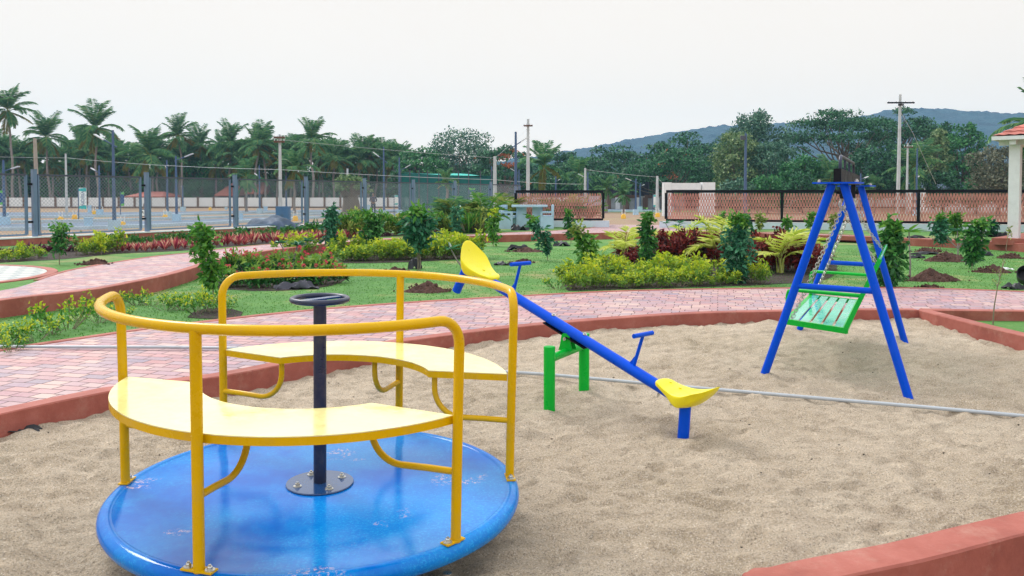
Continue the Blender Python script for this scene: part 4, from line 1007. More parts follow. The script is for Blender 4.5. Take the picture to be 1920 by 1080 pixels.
# ------------------------------------------------------------------ red flowered bed
protoF = [shrub('flowering_shrub','x','flowering shrub',.34,.26,'l_dark','l_fresh',L=.085,n=360,twigs=13,flower='f_red',nf=6,W=.4) for _ in range(3)]
it = [(424+i*26+rnd(-5,5), 540-abs(i-2)*1.5, 36+rnd(-4,6)) for i in range(9)]+[(440+i*27+rnd(-5,5), 520, 38+rnd(-4,6)) for i in range(8)]+[(470+i*28, 505, 28) for i in range(6)]
place(protoF, it, lambda i: '%s from the left of the red flowered shrubs behind the roundabout' % ordn(i), 'red flowering shrubs behind the roundabout', ZL, .34)
# ------------------------------------------------------------------ border along the fence
def on(pts, n):
    P = [Vector((x, y, 0)) for x, y in pts]; xs_ = np.linspace(pts[0][0], pts[-1][0], n); return [(x, float(np.interp(x, [p[0] for p in pts], [p[1] for p in pts]))) for x in xs_]
protoP = [rosette('pink_cordyline','x','plant',.34,22,'l_pink',.045) for _ in range(3)]
it = [(x+rnd(-4,4), y+rnd(-1.5,1.5), 21+rnd(-3,4)) for x, y in on([(222,473),(330,468),(480,457),(625,449),(690,444)], 46)]+[(x+rnd(-4,4), y-4.5, 19) for x, y in on([(222,473),(330,468),(480,457),(625,449),(690,444)], 34)]
place(protoP, it, lambda i: '%s from the left of the pink bladed plants edging the raised path' % ordn(min(i, 58)) if i < 12 else 'pink and cream bladed plant in the edging along the raised path', 'pink bladed edging plants', ZA, .34)
protoD = [rosette('purple_plant','x','plant',.30,20,'l_purple',.05,spread=.9) for _ in range(2)]
it = [(x+rnd(-4,4), y+rnd(-2,2), 20+rnd(-2,4)) for x, y in on([(-10,480),(90,473),(210,466)], 22)]+[(x+rnd(-3,3), y+rnd(-1,1), 12) for x, y in on([(700,443),(790,440),(880,436)], 18)]
place(protoD, it, lambda i: 'dark purple bladed plant in the row under the mesh fence wall', 'dark purple edging plants', ZA, .30)
protoG = [shrub('border_shrub','x','shrub',.34,.24,'l_mid','l_dark',L=.075,n=260,twigs=12,W=.45) for _ in range(2)]
it = [(x+rnd(-4,4), y+rnd(-1,1), 20+rnd(-2,5)) for x, y in on([(214,462),(330,457),(480,447),(620,440)], 30)]
place(protoG, it, lambda i: '%s from the left of the low green shrubs before the red wall' % ordn(i), 'low green shrubs against the red wall', ZA, .34)
# olive bushes and reeds
random.seed(8)
for i, (px, by, ty, w, lf) in enumerate([(650,446,396,52,'l_olive'),(682,443,390,44,'l_olive'),(724,442,396,46,'l_olive'),(752,441,400,36,'l_mid'),(664,440,386,34,'l_mid'),(822,437,396,34,'l_olive'),(906,436,384,26,'l_teal')]):
    g = G(px, by, ZA); h = D(px, ty, g.y).z-ZA; o = shrub('bush', ['pale olive bush leaning on the end of the mesh fence','tall olive bush behind the round headed sapling','olive bush between the two round headed saplings','green bush hidden behind the largest round headed sapling','mid green bush at the back of the olive bushes','olive bush right of the largest round headed sapling','blue-green bush just left of the bright slim sapling'][i],
        'bush', h, w*g.y/F/2, lf, 'l_mid' if lf == 'l_olive' else 'l_olive', L=.11, n=1100, twigs=24); o.location = g
def reed(label, px, by, ty, w, leaf, n, seed, W=.05):
    random.seed(seed); g = G(px, by, ZA); h = D(px, ty, g.y).z-ZA; sp_ = w*g.y/F/2; t = thing('reed_clump', label, 'plant', tuple(g)); mb = MB()
    a = rng.random(n)*6.283; s = .15+.6*rng.random(n); P = np.stack([rng.normal(size=n)*sp_*.45, rng.normal(size=n)*sp_*.3, np.zeros(n)], 1)
    Dv = np.stack([np.cos(a)*s, np.sin(a)*s, np.ones(n)], 1); mb.leaves(P, Dv, np.stack([-np.cos(a), -np.sin(a), s], 1), h*(.5+.55*rng.random(n)), W, .15); mb.build('leaves', M[leaf], t, smooth=False, local=True)
    mb = MB(); m_ = n//2; P = np.stack([rng.normal(size=m_)*sp_*.45, rng.normal(size=m_)*sp_*.3, np.zeros(m_)], 1); a = rng.random(m_)*6.283; Dv = np.stack([np.cos(a)*.5, np.sin(a)*.5, np.ones(m_)], 1)
    mb.leaves(P, Dv, np.stack([-np.cos(a), -np.sin(a), a*0+.5], 1), h*.55, W*.8, .4); mb.build('dry_leaves', M['l_dry'] if leaf != 'l_olive' else M['l_palmold'], t, smooth=False, local=True)
reed('strap leaved clump with yellow streaks left of the picnic set', 848,437,388,38,'l_olive',70,3)
reed('tallest strap leaved clump with dry stalks left of the picnic set', 878,437,384,34,'l_mid',80,4)
reed('strap leaved clump closest to the picnic set with brown stalks', 898,437,392,30,'l_olive',60,5)
for i, (px, by, ty) in enumerate([(862,434,374),(842,433,372),(905,433,372),(952,425,368),(1012,424,380),(1038,424,374),(1062,424,376),(1088,424,374),(1106,423,384),(1002,424,388)]):
    lab = {0:'feathery green palm rising behind the strap leaved clumps',1:'feathery palm behind the olive bush right of the big sapling',2:'feathery palm behind the blue-green bush',3:'wispy palm at the left edge of the small terracotta screen'}.get(i, '%s from left of the bushy areca palms in front of the small terracotta screen' % ORD[max(0, i-4)+1 if i < 9 else 0])
    cane('areca_palm', lab, px, by, ty-4, ZA, 18, ['l_olive','l_palm','l_mid'][i%3], 40+i, group='areca palms before the small screen' if i > 3 else None, lw=.045, stemmat='l_olive', wl=.26, spread=1.25)
# ------------------------------------------------------------------ soil heaps
def heap(label, px, by, wpx, hpx, z, seed):
    g = G(px, by, z); w = wpx*g.y/F/2; h = hpx*g.y/F; n = 40; V = []
    for j in range(n):
        for i in range(n):
            u = -1.15+2.3*i/(n-1); v = -1.15+2.3*j/(n-1); a = math.atan2(v, u); r_ = math.hypot(u, v)/(1+.22*noise.noise(Vector((cos(a)*1.3, sin(a)*1.3, seed))))
            e_ = max(0, 1-r_)**1.15*(1+.5*noise.noise(Vector((u*2, v*2, seed)))); lum = noise.noise(Vector((u*11, v*11, seed)))*.13+noise.noise(Vector((u*22, v*22, seed)))*.09
            V.append((u*w, v*w*.62, h*(e_+lum*min(1, max(0, 1.12-r_)*4))-.01-(.05 if r_ > 1.05 else 0)))
    m_ = MB(); m_.add(V, [(j*n+i, j*n+i+1, (j+1)*n+i+1, (j+1)*n+i) for j in range(n-1) for i in range(n-1)])
    # clods
    for k in range(34):
        a = rnd(0, 6.28); r_ = rnd(.3, 1.25); q = Vector((cos(a)*r_*w, sin(a)*r_*w*.62, max(0, 1-r_)*h*.9+.01)); s = rnd(.010,.024)*(.5+g.y/18)
        m_.add([q+Vector((s*rnd(.6,1.2),0,0)),q+Vector((-s,rnd(-.3,.3)*s,0)),q+Vector((0,s,0)),q+Vector((0,-s*rnd(.6,1),0)),q+Vector((0,0,s)),q-Vector((0,0,s))], [(0,2,4),(2,1,4),(1,3,4),(3,0,4),(2,0,5),(1,2,5),(3,1,5),(0,3,5)])
    o = m_.build('soil_heap', M['soil'], None, smooth=False); o.location = g; o.location.y += w*.4; tag(o, label, 'soil heap', 'heaps of dug red-brown soil')
random.seed(19)
for i, a in enumerate([('soil heap on the raised border beside the dark green sapling at left',172,497,66,13,ZA),('big soil heap seen just right of the rear roundabout post',797,549,104,21,ZL),
    ('flat soil heap behind the roundabout rail under the two stemmed sapling',740,514,76,14,ZL),('long flat soil heap beside the sapling before the picnic set',992,473,78,9,ZL),('small soil patch beside the seesaw T handle',982,493,44,7,ZL),
    ('largest sharp peaked soil heap on the right lawn near the broad sapling',1757,528,112,24,ZL),('soil heap under the forked frangipani at right',1786,491,98,22,ZL),('rear soil heap against the raised kerb at right',1745,473,58,12,ZL),
    ('soil heap below the full sapling near the pavilion',1868,512,72,18,ZL),('soil heap at the right edge against the raised kerb',1901,485,54,12,ZL),('small flat soil patch beside the brick path at right',1748,541,46,7,ZL),('thin soil patch at the foot of the red bed near the swing',1530,484,40,7,ZL)]):
    heap(*a, i*3.1)
# bags
crumple('fabric_scrap', G(556,541,ZL), .30,.16,.12, M['greyfab'], 'grey folded fabric scrap on the lawn above the hand wheel', 'fabric scrap', 1.7, .2, sharp=1.2)
crumple('plastic_bag', G(941,497,ZL), .16,.10,.08, M['plastic'], 'dark plastic bag lying on the lawn right of the raised seesaw seat', 'plastic bag', 2.2)
crumple('plastic_bag', G(777,505,ZL)+Vector((0,.1,0)), .12,.12,.20, M['plastic'], 'dark nursery bag at the foot of the two stemmed sapling', 'plastic bag', 5.2)
crumple('plastic_bag', G(1052,461,ZL), .22,.2,.14, M['plastic'], 'black crumpled bag on the lawn below the kerb near the picnic set', 'plastic bag', 6.1)
crumple('plastic_bag', G(972,469,ZL), .3,.12,.14, M['plastic'], 'long torn black bag beside the flat soil heap', 'plastic bag', 8.4)
crumple('plastic_bag', G(1736,477,ZL), .35,.12,.08, M['plastic'], 'flattened black bag in front of the rear soil heap at right', 'plastic bag', 9.9)
crumple('plastic_bag', G(1716,484,ZL), .18,.1,.08, M['plastic'], 'small black bag beside the frangipani stem', 'plastic bag', 11.3)
crumple('plastic_bag', G(1842,479,ZL), .2,.12,.12, M['plastic'], 'black bag behind the full sapling near the pavilion', 'plastic bag', 12.8)
crumple('plastic_bag', G(976,432,ZA), .3,.15,.2, M['plastic'], 'black bundle on the grass in front of the picnic set', 'plastic bag', 13.5)
crumple('plastic_bag', G(1866,444,ZA), .4,.15,.14, M['plastic'], 'black bag pile against the white plinth beside the pavilion', 'plastic bag', 14.5)
crumple('plastic_bag', G(1905,542,ZL), .15,.10,.10, M['plastic'], 'torn black bag scrap below the black bucket at the right edge', 'plastic bag', 16.5)
crumple('paper_scrap', G(1888,505,ZL), .11,.06,.04, M['white'], 'white scrap beside the soil heap near the right edge', 'paper scrap', 17.5)
crumple('plastic_bag', G(1720,447,ZA), .3,.12,.08, M['plastic'], 'black sheet scrap on the grass beyond the raised path right of the swing', 'plastic bag', 18.5)
g = G(1918, 538, ZL); b = thing('plant_pot', 'black plastic nursery pot lying on its side at the right edge', 'pot', tuple(g))
mb = MB(); mb.lathe([(.0005,.02),(.10,.02),(.13,.0),(.15,.0),(.155,.24),(.145,.24),(.125,.03),(.0005,.035)][::-1], k=24); o = mb.build('pot_wall', M['plastic'], b, local=True); o.rotation_euler = (R(65),0,R(-30)); o.location = (.04,0,.14); o.scale = (.8,.8,.8)
# ================================================================== FENCE, WALLS, SCREENS
lw = thing('low_wall', 'low terracotta red wall with white coping carrying the mesh fence', 'wall', tuple(FP(-2)))
ln = [Vector(FP(k)) for k in np.linspace(-8, 8, 40)]
def wallbox(ln, w, z0, z1, name, mat, parent):
    m_ = MB(); a, b = ln[0], ln[-1]; a = Vector((a.x, a.y, (z0+z1)/2)); b = Vector((b.x, b.y, (z0+z1)/2)); m_.bar(a, b, w, z1-z0); return m_.build(name, mat, parent, smooth=False)
WT = .50
wallbox(ln, .22, -.1, WT-.03, 'wall_body', M['kerb'], lw); wallbox(ln, .25, WT-.03, WT, 'coping', M['white'], lw)
du = FD.normalized(); nrm = Vector((-du.y, du.x, 0))
def mesh_panel(a, b, z0, z1, par):
    m_ = MB(); L = (b-a).length; hh = z1-z0; u = (b-a).normalized(); s = .09; r_ = .0034
    def seg(x0, zz0, x1, zz1):
        p = a+u*x0; q = a+u*x1; p = Vector((p.x, p.y, z0+zz0)); q = Vector((q.x, q.y, z0+zz1)); d_ = (q-p).normalized(); n1 = nrm; n2 = d_.cross(n1)
        V = [p+n1*r_, p-n1*r_*.5+n2*r_, p-n1*r_*.5-n2*r_, q+n1*r_, q-n1*r_*.5+n2*r_, q-n1*r_*.5-n2*r_]
        m_.add(V, [(0,1,4,3),(1,2,5,4),(2,0,3,5)])
    k = -hh
    while k < L:
        x0 = max(0, k); zz0 = x0-k; x1 = min(L, k+hh); zz1 = x1-k
        if x1 > x0+.01: seg(x0, zz0, x1, zz1)
        x0 = max(0, k); zz0 = hh-(x0-k); zz1 = hh-(x1-k)
        if x1 > x0+.01: seg(x0, zz0, x1, zz1)
        k += s
    return m_.build('wire_mesh', M['wire'], par, smooth=False)
def fence_post_label(k): return '%s from the left of the blue grey fence posts on the red wall' % ORD[k]
kk = list(range(-1, 8))
for k in kk[1:]:
    p = FP(k); t = thing('fence_post', fence_post_label(k), 'fence post', (p.x, p.y, WT), 0, 'posts of the mesh fence')
    m_ = MB(); m_.box((0,0,.80), (.095,.095,1.60), math.atan2(du.y, du.x)); m_.build('post', M['fpost'], t, smooth=False, local=True)
    m_ = MB(); m_.box((0,0,1.603), (.105,.105,.012), math.atan2(du.y, du.x)); m_.build('cap', M['fpost'], t, smooth=False, local=True)
    for z in (.35, 1.25): m_ = MB(); m_.box(Vector((0,0,z))-du*.12, (.14,.03,.05), math.atan2(du.y, du.x)); m_.build('hinge', M['black'], t, smooth=False, local=True)
for k in kk:
    a = FP(k)+du*.09; b = FP(k+1)-du*.20
    a = Vector((a.x, a.y, 0)); b = Vector((b.x, b.y, 0)); t = thing('mesh_fence_panel', '%s from the left of the diamond mesh fence panels above the wall' % ORD[k+1], 'fence panel', (a.x, a.y, WT), 0, 'panels of the mesh fence')
    z0, z1 = WT+.05, WT+1.47; m_ = MB()
    m_.bar(Vector((a.x,a.y,z1)), Vector((b.x,b.y,z1)), .05, .045); m_.build('top_rail', M['frail'], t, smooth=False); m_ = MB(); m_.bar(Vector((a.x,a.y,z0)), Vector((b.x,b.y,z0)), .05, .04); m_.build('bottom_rail', M['fpost'], t, smooth=False)
    for q in (a, b): m_ = MB(); m_.bar(Vector((q.x,q.y,z0)), Vector((q.x,q.y,z1)), .055, .055, up=(1,0,0)); m_.build('side_frame', M['fpost'], t, smooth=False)
    mesh_panel(a, b, z0, z1, t)
# lattice screens
def screen(a, b, bays, label, nm='lattice_screen', ztop=1.665, zbot=.56):
    a = Vector((a.x, a.y, 0)); b = Vector((b.x, b.y, 0)); t = thing(nm, label, 'lattice screen', (a.x, a.y, zbot)); u = (b-a).normalized(); n = Vector((-u.y, u.x, 0))
    def P(q, z): return Vector((q.x, q.y, z))
    m_ = MB(); m_.bar(P(a, ztop-.05), P(b, ztop-.05), .10, .10); m_.bar(P(a, zbot+.035), P(b, zbot+.035), .10, .07); m_.build('frame', M['black'], t, smooth=False)
    posts = [a+(b-a)*f for f in bays]
    for q in posts: m_ = MB(); m_.bar(P(q, zbot+.071), P(q, ztop-.101), .12, .09, up=(u.x,u.y,0)); m_.build('post', M['black'], t, smooth=False)
    for q0, q1 in zip(posts[:-1], posts[1:]):
        m_ = MB(); L = (q1-q0).length-.12; s0 = q0+u*.06; rows = 4; zz = np.linspace(zbot+.08, ztop-.11, rows+1); w = .092; nn = int(L/w)
        for r_ in range(rows):
            zb, zt = zz[r_]+.008, zz[r_+1]-.008
            m_.bar(P(s0, zz[r_]), P(s0+u*L, zz[r_]), .085, .015)
            for i in range(nn):
                x = (i+.5)*w*L/(nn*w); c = s0+u*x
                for s in (-1, 1):
                    p0 = P(c+u*s*w*.40, zb); p1 = P(c+u*s*w*.08, zt)
                    m_.bar(p0, p1, .05, .026, up=(u.x,u.y,0))
                    if i < nn-1 or s < 0: pass
        m_.build('terracotta_lattice', M['terra'], t, smooth=False)
    return t
screen(scrL0, scrL1, [0, 1], 'short terracotta lattice screen in black frame behind the areca palms')
tot = (scrR2-scrR0).length; bays = [0]+[((px-1249)/ (1920-1249))*(scrR1-scrR0).length/tot for px in (1466, 1722)]
# correct bay fractions for perspective
def fr_on(px):
    lo, hi = 0., 1.
    for _ in range(40):
        m = (lo+hi)/2; q = scrR0.lerp(scrR2, m)
        if 960+F*q.x/q.y*1.0 < px: lo = m
        else: hi = m
    return lo
bays = [0, fr_on(1466), fr_on(1722), fr_on(1990)]
end = scrR0.lerp(scrR2, bays[-1]); bb = [x/bays[-1] for x in bays]
screen(scrR0, end, bb, 'long terracotta lattice screen in black frame along the right side of the park')
M['plinth'] = paint('plinth_paint', (.56,.66,.74), .6, .06, dirt=.12)
def plinth(a, b, label, z1=.545):
    m_ = MB(); a = Vector((a.x, a.y, 0)); b = Vector((b.x, b.y, 0)); u = (b-a).normalized(); m_.bar(Vector((a.x,a.y,(z1+.1)/2))-u*.22, Vector((b.x,b.y,(z1+.1)/2))+u*.22, .30, z1-.1)
    tag(m_.build('plinth_wall', M['plinth'], smooth=False), label, 'plinth wall')
plinth(scrL0, scrL1, 'white plinth wall under the short lattice screen'); plinth(scrR0, end, 'long white plinth wall under the right lattice screen')
# ------------------------------------------------------------------ pavilion
g = G(1901, 446, Z2+.12); zr = D(1900, 272, g.y).z
pv = thing('pavilion', 'white pavilion post with red tiled roof corner at the right edge', 'pavilion', (g.x, g.y, Z2), R(-42))
zr -= Z2
def pbuild(m_, nm, mt): return m_.build(nm, M[mt], pv, smooth=False, local=True)
m_ = MB(); m_.box((0, 0, zr/2+.05), (.24,.24, zr-.1)); pbuild(m_, 'post', 'white')
m_ = MB(); m_.box((2.0, 2.0, .04), (4.8,4.8,.16)); pbuild(m_, 'plinth', 'kerb')
m_ = MB(); m_.bar((-.35, 0, zr+.075), (4.6, 0, zr+.075), .14, .15); m_.bar((0, -.35, zr+.0755), (0, 4.4, zr+.0755), .14, .149); pbuild(m_, 'beam', 'white')
ex, ey = -.42, -.42; apex = Vector((2.2, 2.2, zr+1.6)); ez = zr+.20
cs = [Vector((ex, ey, ez)), Vector((ex+5.2, ey, ez)), Vector((ex+5.2, ey+5.2, ez)), Vector((ex, ey+5.2, ez))]
m_ = MB()
for i in range(4):
    a, b = cs[i], cs[(i+1) % 4]; n_ = 44; rows = 13; V = []
    for r_ in range(rows+1):
        for s_ in (0, 1):
            f = min(1, (r_+(0 if s_ == 0 else .98))/(rows+1))
            for j in range(n_+1):
                q = a.lerp(b, j/n_).lerp(apex, f); V.append((q.x, q.y, q.z+.022*abs(math.sin(j*pi/2))+(0 if s_ else .03)))
    w_ = n_+1; nr = (rows+1)*2; m_.add(V, [(r*w_+j, r*w_+j+1, (r+1)*w_+j+1, (r+1)*w_+j) for r in range(nr-1) for j in range(n_)])
pbuild(m_, 'tiled_roof', 'roofred')
m_ = MB()
for i in range(4):
    a, b = cs[i], cs[(i+1) % 4]; m_.bar(a-Vector((0,0,.04)), b-Vector((0,0,.04)), .04, .09)
pbuild(m_, 'fascia', 'white')
m_ = MB(); m_.add([cs[0]+Vector((.03,.03,-.01)), cs[1]+Vector((-.03,.03,-.01)), cs[2]+Vector((-.03,-.03,-.01)), cs[3]+Vector((.03,-.03,-.01))], [(0,3,2,1)]); pbuild(m_, 'ceiling', 'white')
# ------------------------------------------------------------------ picnic set
def bench(label, g, rz, L=1.5):
    t = thing('concrete_bench', label, 'bench', tuple(g), rz)
    for s in (-1, 1):
        m_ = MB(); m_.box((s*L/2, 0, .22), (.09,.46,.44)); m_.box((s*L/2, .20, .62), (.09,.08,.40)); m_.box((s*L/2, -.20, .50), (.09,.07,.16)); m_.box((s*L/2, -.0, .565), (.092,.46,.05)); m_.build('side_support', M['palebl'], t, smooth=False, local=True)
    m_ = MB(); m_.box((0, 0, .41), (L-.09,.44,.07)); m_.build('seat', M['palebl'], t, smooth=False, local=True)
    for z in (.58, .78): m_ = MB(); m_.box((0, .205, z), (L-.09,.05,.10)); m_.build('backrest_rail', M['palebl'], t, smooth=False, local=True)
gb = G(962, 429.5, ZA); 
bench('pale blue concrete bench at the left end of the picnic table', Vector((gb.x-.15, gb.y+.55, ZA)), R(78), .95)
bench('pale blue concrete bench at the right end of the picnic table', Vector((G(1024,426,ZA).x, gb.y+.9, ZA)), R(-92), 1.0)
tx = G(992, 427, ZA); t = thing('picnic_table', 'pale blue concrete picnic table with slab legs between two benches', 'table', (tx.x, gb.y+.6, ZA))
m_ = MB(); m_.box((0,0,.79), (1.25,.75,.07)); m_.build('tabletop', M['palebl'], t, smooth=False, local=True)
for s in (-1, 1): m_ = MB(); m_.box((s*.28,0,.375), (.36,.10,.75)); m_.build('leg', M['palebl'], t, smooth=False, local=True)
m_ = MB(); m_.box((0,0,.30), (.30,.06,.08)); m_.build('stretcher', M['palebl'], t, smooth=False, local=True)
# ------------------------------------------------------------------ far boundary wall and buildings
def gz(px, py): return G(px, py, ZG)
bw = thing('boundary_wall', 'long pale boundary wall with brown posts in front of the palm grove', 'wall', (0, 100, ZG))
m_ = MB(); YW = 100.; m_.box((-22, YW, .52), (150,.14,1.25)); m_.build('wall_panel', M['whitew'] if 'whitew' in M else M['white'], bw, smooth=False)
m_ = MB(); m_.box((-22, YW-.01, -.02), (150,.22,.2)); m_.build('footing', M['brownwall'], bw, smooth=False)
for i in range(60):
    x = -70+i*1.9
    if abs(x) > 75: continue
    m_ = MB(); m_.box((x, YW-.1, .56), (.22,.16,1.36)); m_.build('post', M['brownwall'], bw, smooth=False)
bx = lambda px, Y: (px-960)/F*Y
def boxthing(name, label, cat, parts, origin):
    t = thing(name, label, cat, origin)
    for nm, c, s, mt in parts: m_ = MB(); m_.box(c, s); m_.build(nm, M[mt], t, smooth=False)
    return t
# compound wall seen through the gate
boxthing('compound_wall','grey compound wall with brown top seen through the gate gap','wall',
   [('wall_panel',(bx(1180,92), 92, .62),(12,.3,1.45),'conc')]+[('cap',(bx(px,91.8), 91.7, 1.3),(1.6,.2,.35),'brownwall') for px in (1152,1185,1222)]+[('pillar',(bx(px,91.6), 91.6,.5),(.5,.3,1.4),'white' if i%2 else 'brownwall') for i,px in enumerate((1141,1158,1175,1195,1210,1232,1245))], (bx(1180,92),92,ZG))
for i,(x0,x1,yt) in enumerate([(1138,1160,343),(1183,1216,341)]):
    Y = 94; boxthing('hoarding','%s of the two dark blue hoardings behind the compound wall in the gate gap' % ['left','right'][i],'hoarding',
      [('board',((bx(x0,Y)+bx(x1,Y))/2,Y,(D(x0,yt,Y).z+.0)/2+.4),(bx(x1,Y)-bx(x0,Y),.1,D(x0,yt,Y).z-.8),'hoard'),('post',(bx(x0,Y),Y-.1,D(x0,yt,Y).z/2),(.12,.1,D(x0,yt,Y).z),'frail'),('post',(bx(x1,Y),Y-.1,D(x0,yt,Y).z/2),(.12,.1,D(x0,yt,Y).z),'frail')],(bx(x0,Y),Y,ZG))
Y = 62; zt = D(1300,342,Y).z
boxthing('gate_portal','white rectangular entrance portal rising behind the long lattice screen','gate',
   [('left_pillar',(bx(1250,Y),Y,zt/2-.05),(.55,.9,zt+.1),'white'),('lintel',((bx(1256,Y)+bx(1312,Y))/2,Y,zt-.3),(bx(1312,Y)-bx(1256,Y)-.05,.9,.5),'white'),('right_pillar',(bx(1326,Y),Y,zt/2-.06),(bx(1338,Y)-bx(1314,Y),.9,zt+.12),'white')],(bx(1290,Y),Y,ZG))
# houses
def house(label, px0, px1, yeave, yridge, Y, wallm='white', roofm='roofred', hip=.25, nwin=3):
    x0, x1 = bx(px0, Y), bx(px1, Y); ze = D(px0, yeave, Y).z; zr_ = D(px0, yridge, Y).z; t = thing('house', label, 'house', ((x0+x1)/2, Y, ZG)); dpt = 6
    m_ = MB(); m_.box(((x0+x1)/2, Y+dpt/2, ze/2), (x1-x0-.8, dpt, ze)); m_.build('wall', M[wallm], t, smooth=False)
    m_ = MB(); w = (x1-x0)*hip; A = [(x0,Y-.5,ze),(x1,Y-.5,ze),(x1,Y+dpt+.5,ze),(x0,Y+dpt+.5,ze),(x0+w,Y+dpt/2,zr_),(x1-w,Y+dpt/2,zr_)]
    m_.add([Vector(a) for a in A], [(0,1,5,4),(2,3,4,5),(1,2,5),(3,0,4)]); o = m_.build('roof', M[roofm], t, smooth=False); md = o.modifiers.new('t', 'SOLIDIFY'); md.thickness = .15
    for i in range(nwin):
        x = x0+(x1-x0)*(i+1)/(nwin+1); m_ = MB(); m_.box((x, Y-.03, ze*.55), (.9,.08,1.0)); m_.build('window', M['hoard'], t, smooth=False)
    return t
house('low red roofed house behind the boundary wall at far left', 236, 308, 368, 359, 108)
house('gabled red roofed house behind the boundary wall near the third fence post', 404, 446, 366, 341, 112, hip=.48)
house('pink roofed house beside the pale utility pole', 460, 494, 362, 341, 112, wallm='brownwall', hip=.15)
Y = 75; x0, x1 = bx(1742,Y), bx(1910,Y)
boxthing('shed','long white shed with blue corrugated roof behind the lattice screen','shed',[('wall',((x0+x1)/2,Y+2,.85),(x1-x0,4,1.9),'white'),('parapet',(x0,Y+.1,1.0),(.5,.6,2.6),'white')],((x0+x1)/2,Y,ZG))
sh = [o for o in COL.objects if o.name == 'shed'][0]
m_ = MB(); nn = 70; V = []
for i in range(nn+1):
    x = x0-.0+(x1-x0)*i/nn; z = .04*(i % 2); V += [(x, Y-.4, 1.85+z), (x, Y+4.5, 2.6+z)]
m_.add(V, [(2*i, 2*i+2, 2*i+3, 2*i+1) for i in range(nn)]); m_.build('roof', M['tarp'], sh, smooth=False)
# net court
Y0, Y1 = 66, 82; ct = thing('net_enclosure', 'tall dark green shade net enclosure with bright strip roof', 'net enclosure', (bx(840,Y0), Y0, ZG))
x0, x1 = bx(752,Y0), bx(926,Y0); zt0 = D(800, 322, Y0).z
m_ = MB(); m_.add([Vector((x0,Y0,ZG)),Vector((x1,Y0,ZG)),Vector((x1,Y0,zt0-.5)),Vector((x0,Y0,zt0-.1))], [(0,1,2,3)]); m_.build('side_net', M['net'], ct, smooth=False)
m_ = MB(); m_.add([Vector((x0,Y1,ZG)),Vector((x1,Y1,ZG)),Vector((x1,Y1,zt0)),Vector((x0,Y1,zt0))], [(0,1,2,3)]); m_.build('back_net', M['net'], ct, smooth=False)
m_ = MB(); V = []
for j in range(9):
    for i in range(9):
        f = i/8; g_ = j/8; V.append((x0+(x1-x0)*f, Y0+(Y1-Y0)*g_, zt0+.42*g_*sin(pi*f)-.12*sin(pi*f)*(1-g_)-.30*f))
M['netroof'] = paint('bright_green_net', (.0,.38,.32), .8, .1)
m_.add(V, [(j*9+i, j*9+i+1, (j+1)*9+i+1, (j+1)*9+i) for j in range(8) for i in range(8)]); m_.build('roof_net', M['netroof'], ct, smooth=False)
for px in (752,769,786,802,823,841,860,879,901,922):
    m_ = MB(); m_.tube([(bx(px,Y0),Y0-.1,ZG),(bx(px,Y0),Y0-.1,zt0+.1)], .05, 6); m_.build('pole', M['frail'], ct)
# ------------------------------------------------------------------ poles and lamps
def upole(label, px, ty, Y, r=.10, arms=(), mat='conc', by=None, lean=0):
    t = thing('utility_pole', label, 'utility pole', (bx(px,Y), Y, ZG)); z = D(px, ty, Y).z-ZG; m_ = MB(); m_.tube([(0,0,0),(lean,0,z*.5),(lean*1.6,0,z)], [r*1.15, r, r*.75], 8); m_.build('pole', M[mat], t, local=True)
    for (ay, w, mt) in arms:
        za = D(px, ay, Y).z-ZG; m_ = MB(); m_.box((lean*1.5, -.12, za), (w*Y/F,.09,.09)); a_ = m_.build('crossarm', M[mt], t, smooth=False, local=True)
        for s in (-.9, -.35, .35, .9):
            m_ = MB(); m_.lathe([(.0005,0),(.02,0),(.03,.03),(.015,.05),(.03,.07),(.0005,.10)], (lean*1.5+s*w*Y/F/2,-.12,za+.045), 8); m_.build('insulator', M['white'], a_, local=True)
    return t
upole('leaning wooden pole tied to the first fence post', 74, 259, 20.3, .055, mat='wood', lean=-.05)
upole('pale slim concrete pole between the palms at left', 125, 288, 60, .085)
upole('concrete utility pole with two dark crossarms before the blue electrical cabinet', 526, 252, 42, .085, [(258,20,'rust'),(266,20,'rust')])
upole('white concrete pole left of the short lattice screen', 928, 293, 44, .10)
upole('concrete utility pole with single rusty crossarm above the short lattice screen', 990, 223, 52, .105, [(236,17,'rust')])
upole('short white pole above the right end of the short lattice screen', 1097, 315, 58, .09)
upole('pale pole in the gate gap beside the teal banner', 1232, 330, 62, .11)
upole('tallest concrete utility pole with wide black crossarm above the long screen', 1683, 177, 52, .11, [(193,50,'black'),(197,10,'black')], lean=.03)
upole('pale utility pole just right of the tallest one with short crossarm', 1700, 268, 66, .09, [(276,16,'rust')])
upole('short pole top showing above the bushes right of the tall palm', 652, 316, 80, .12)
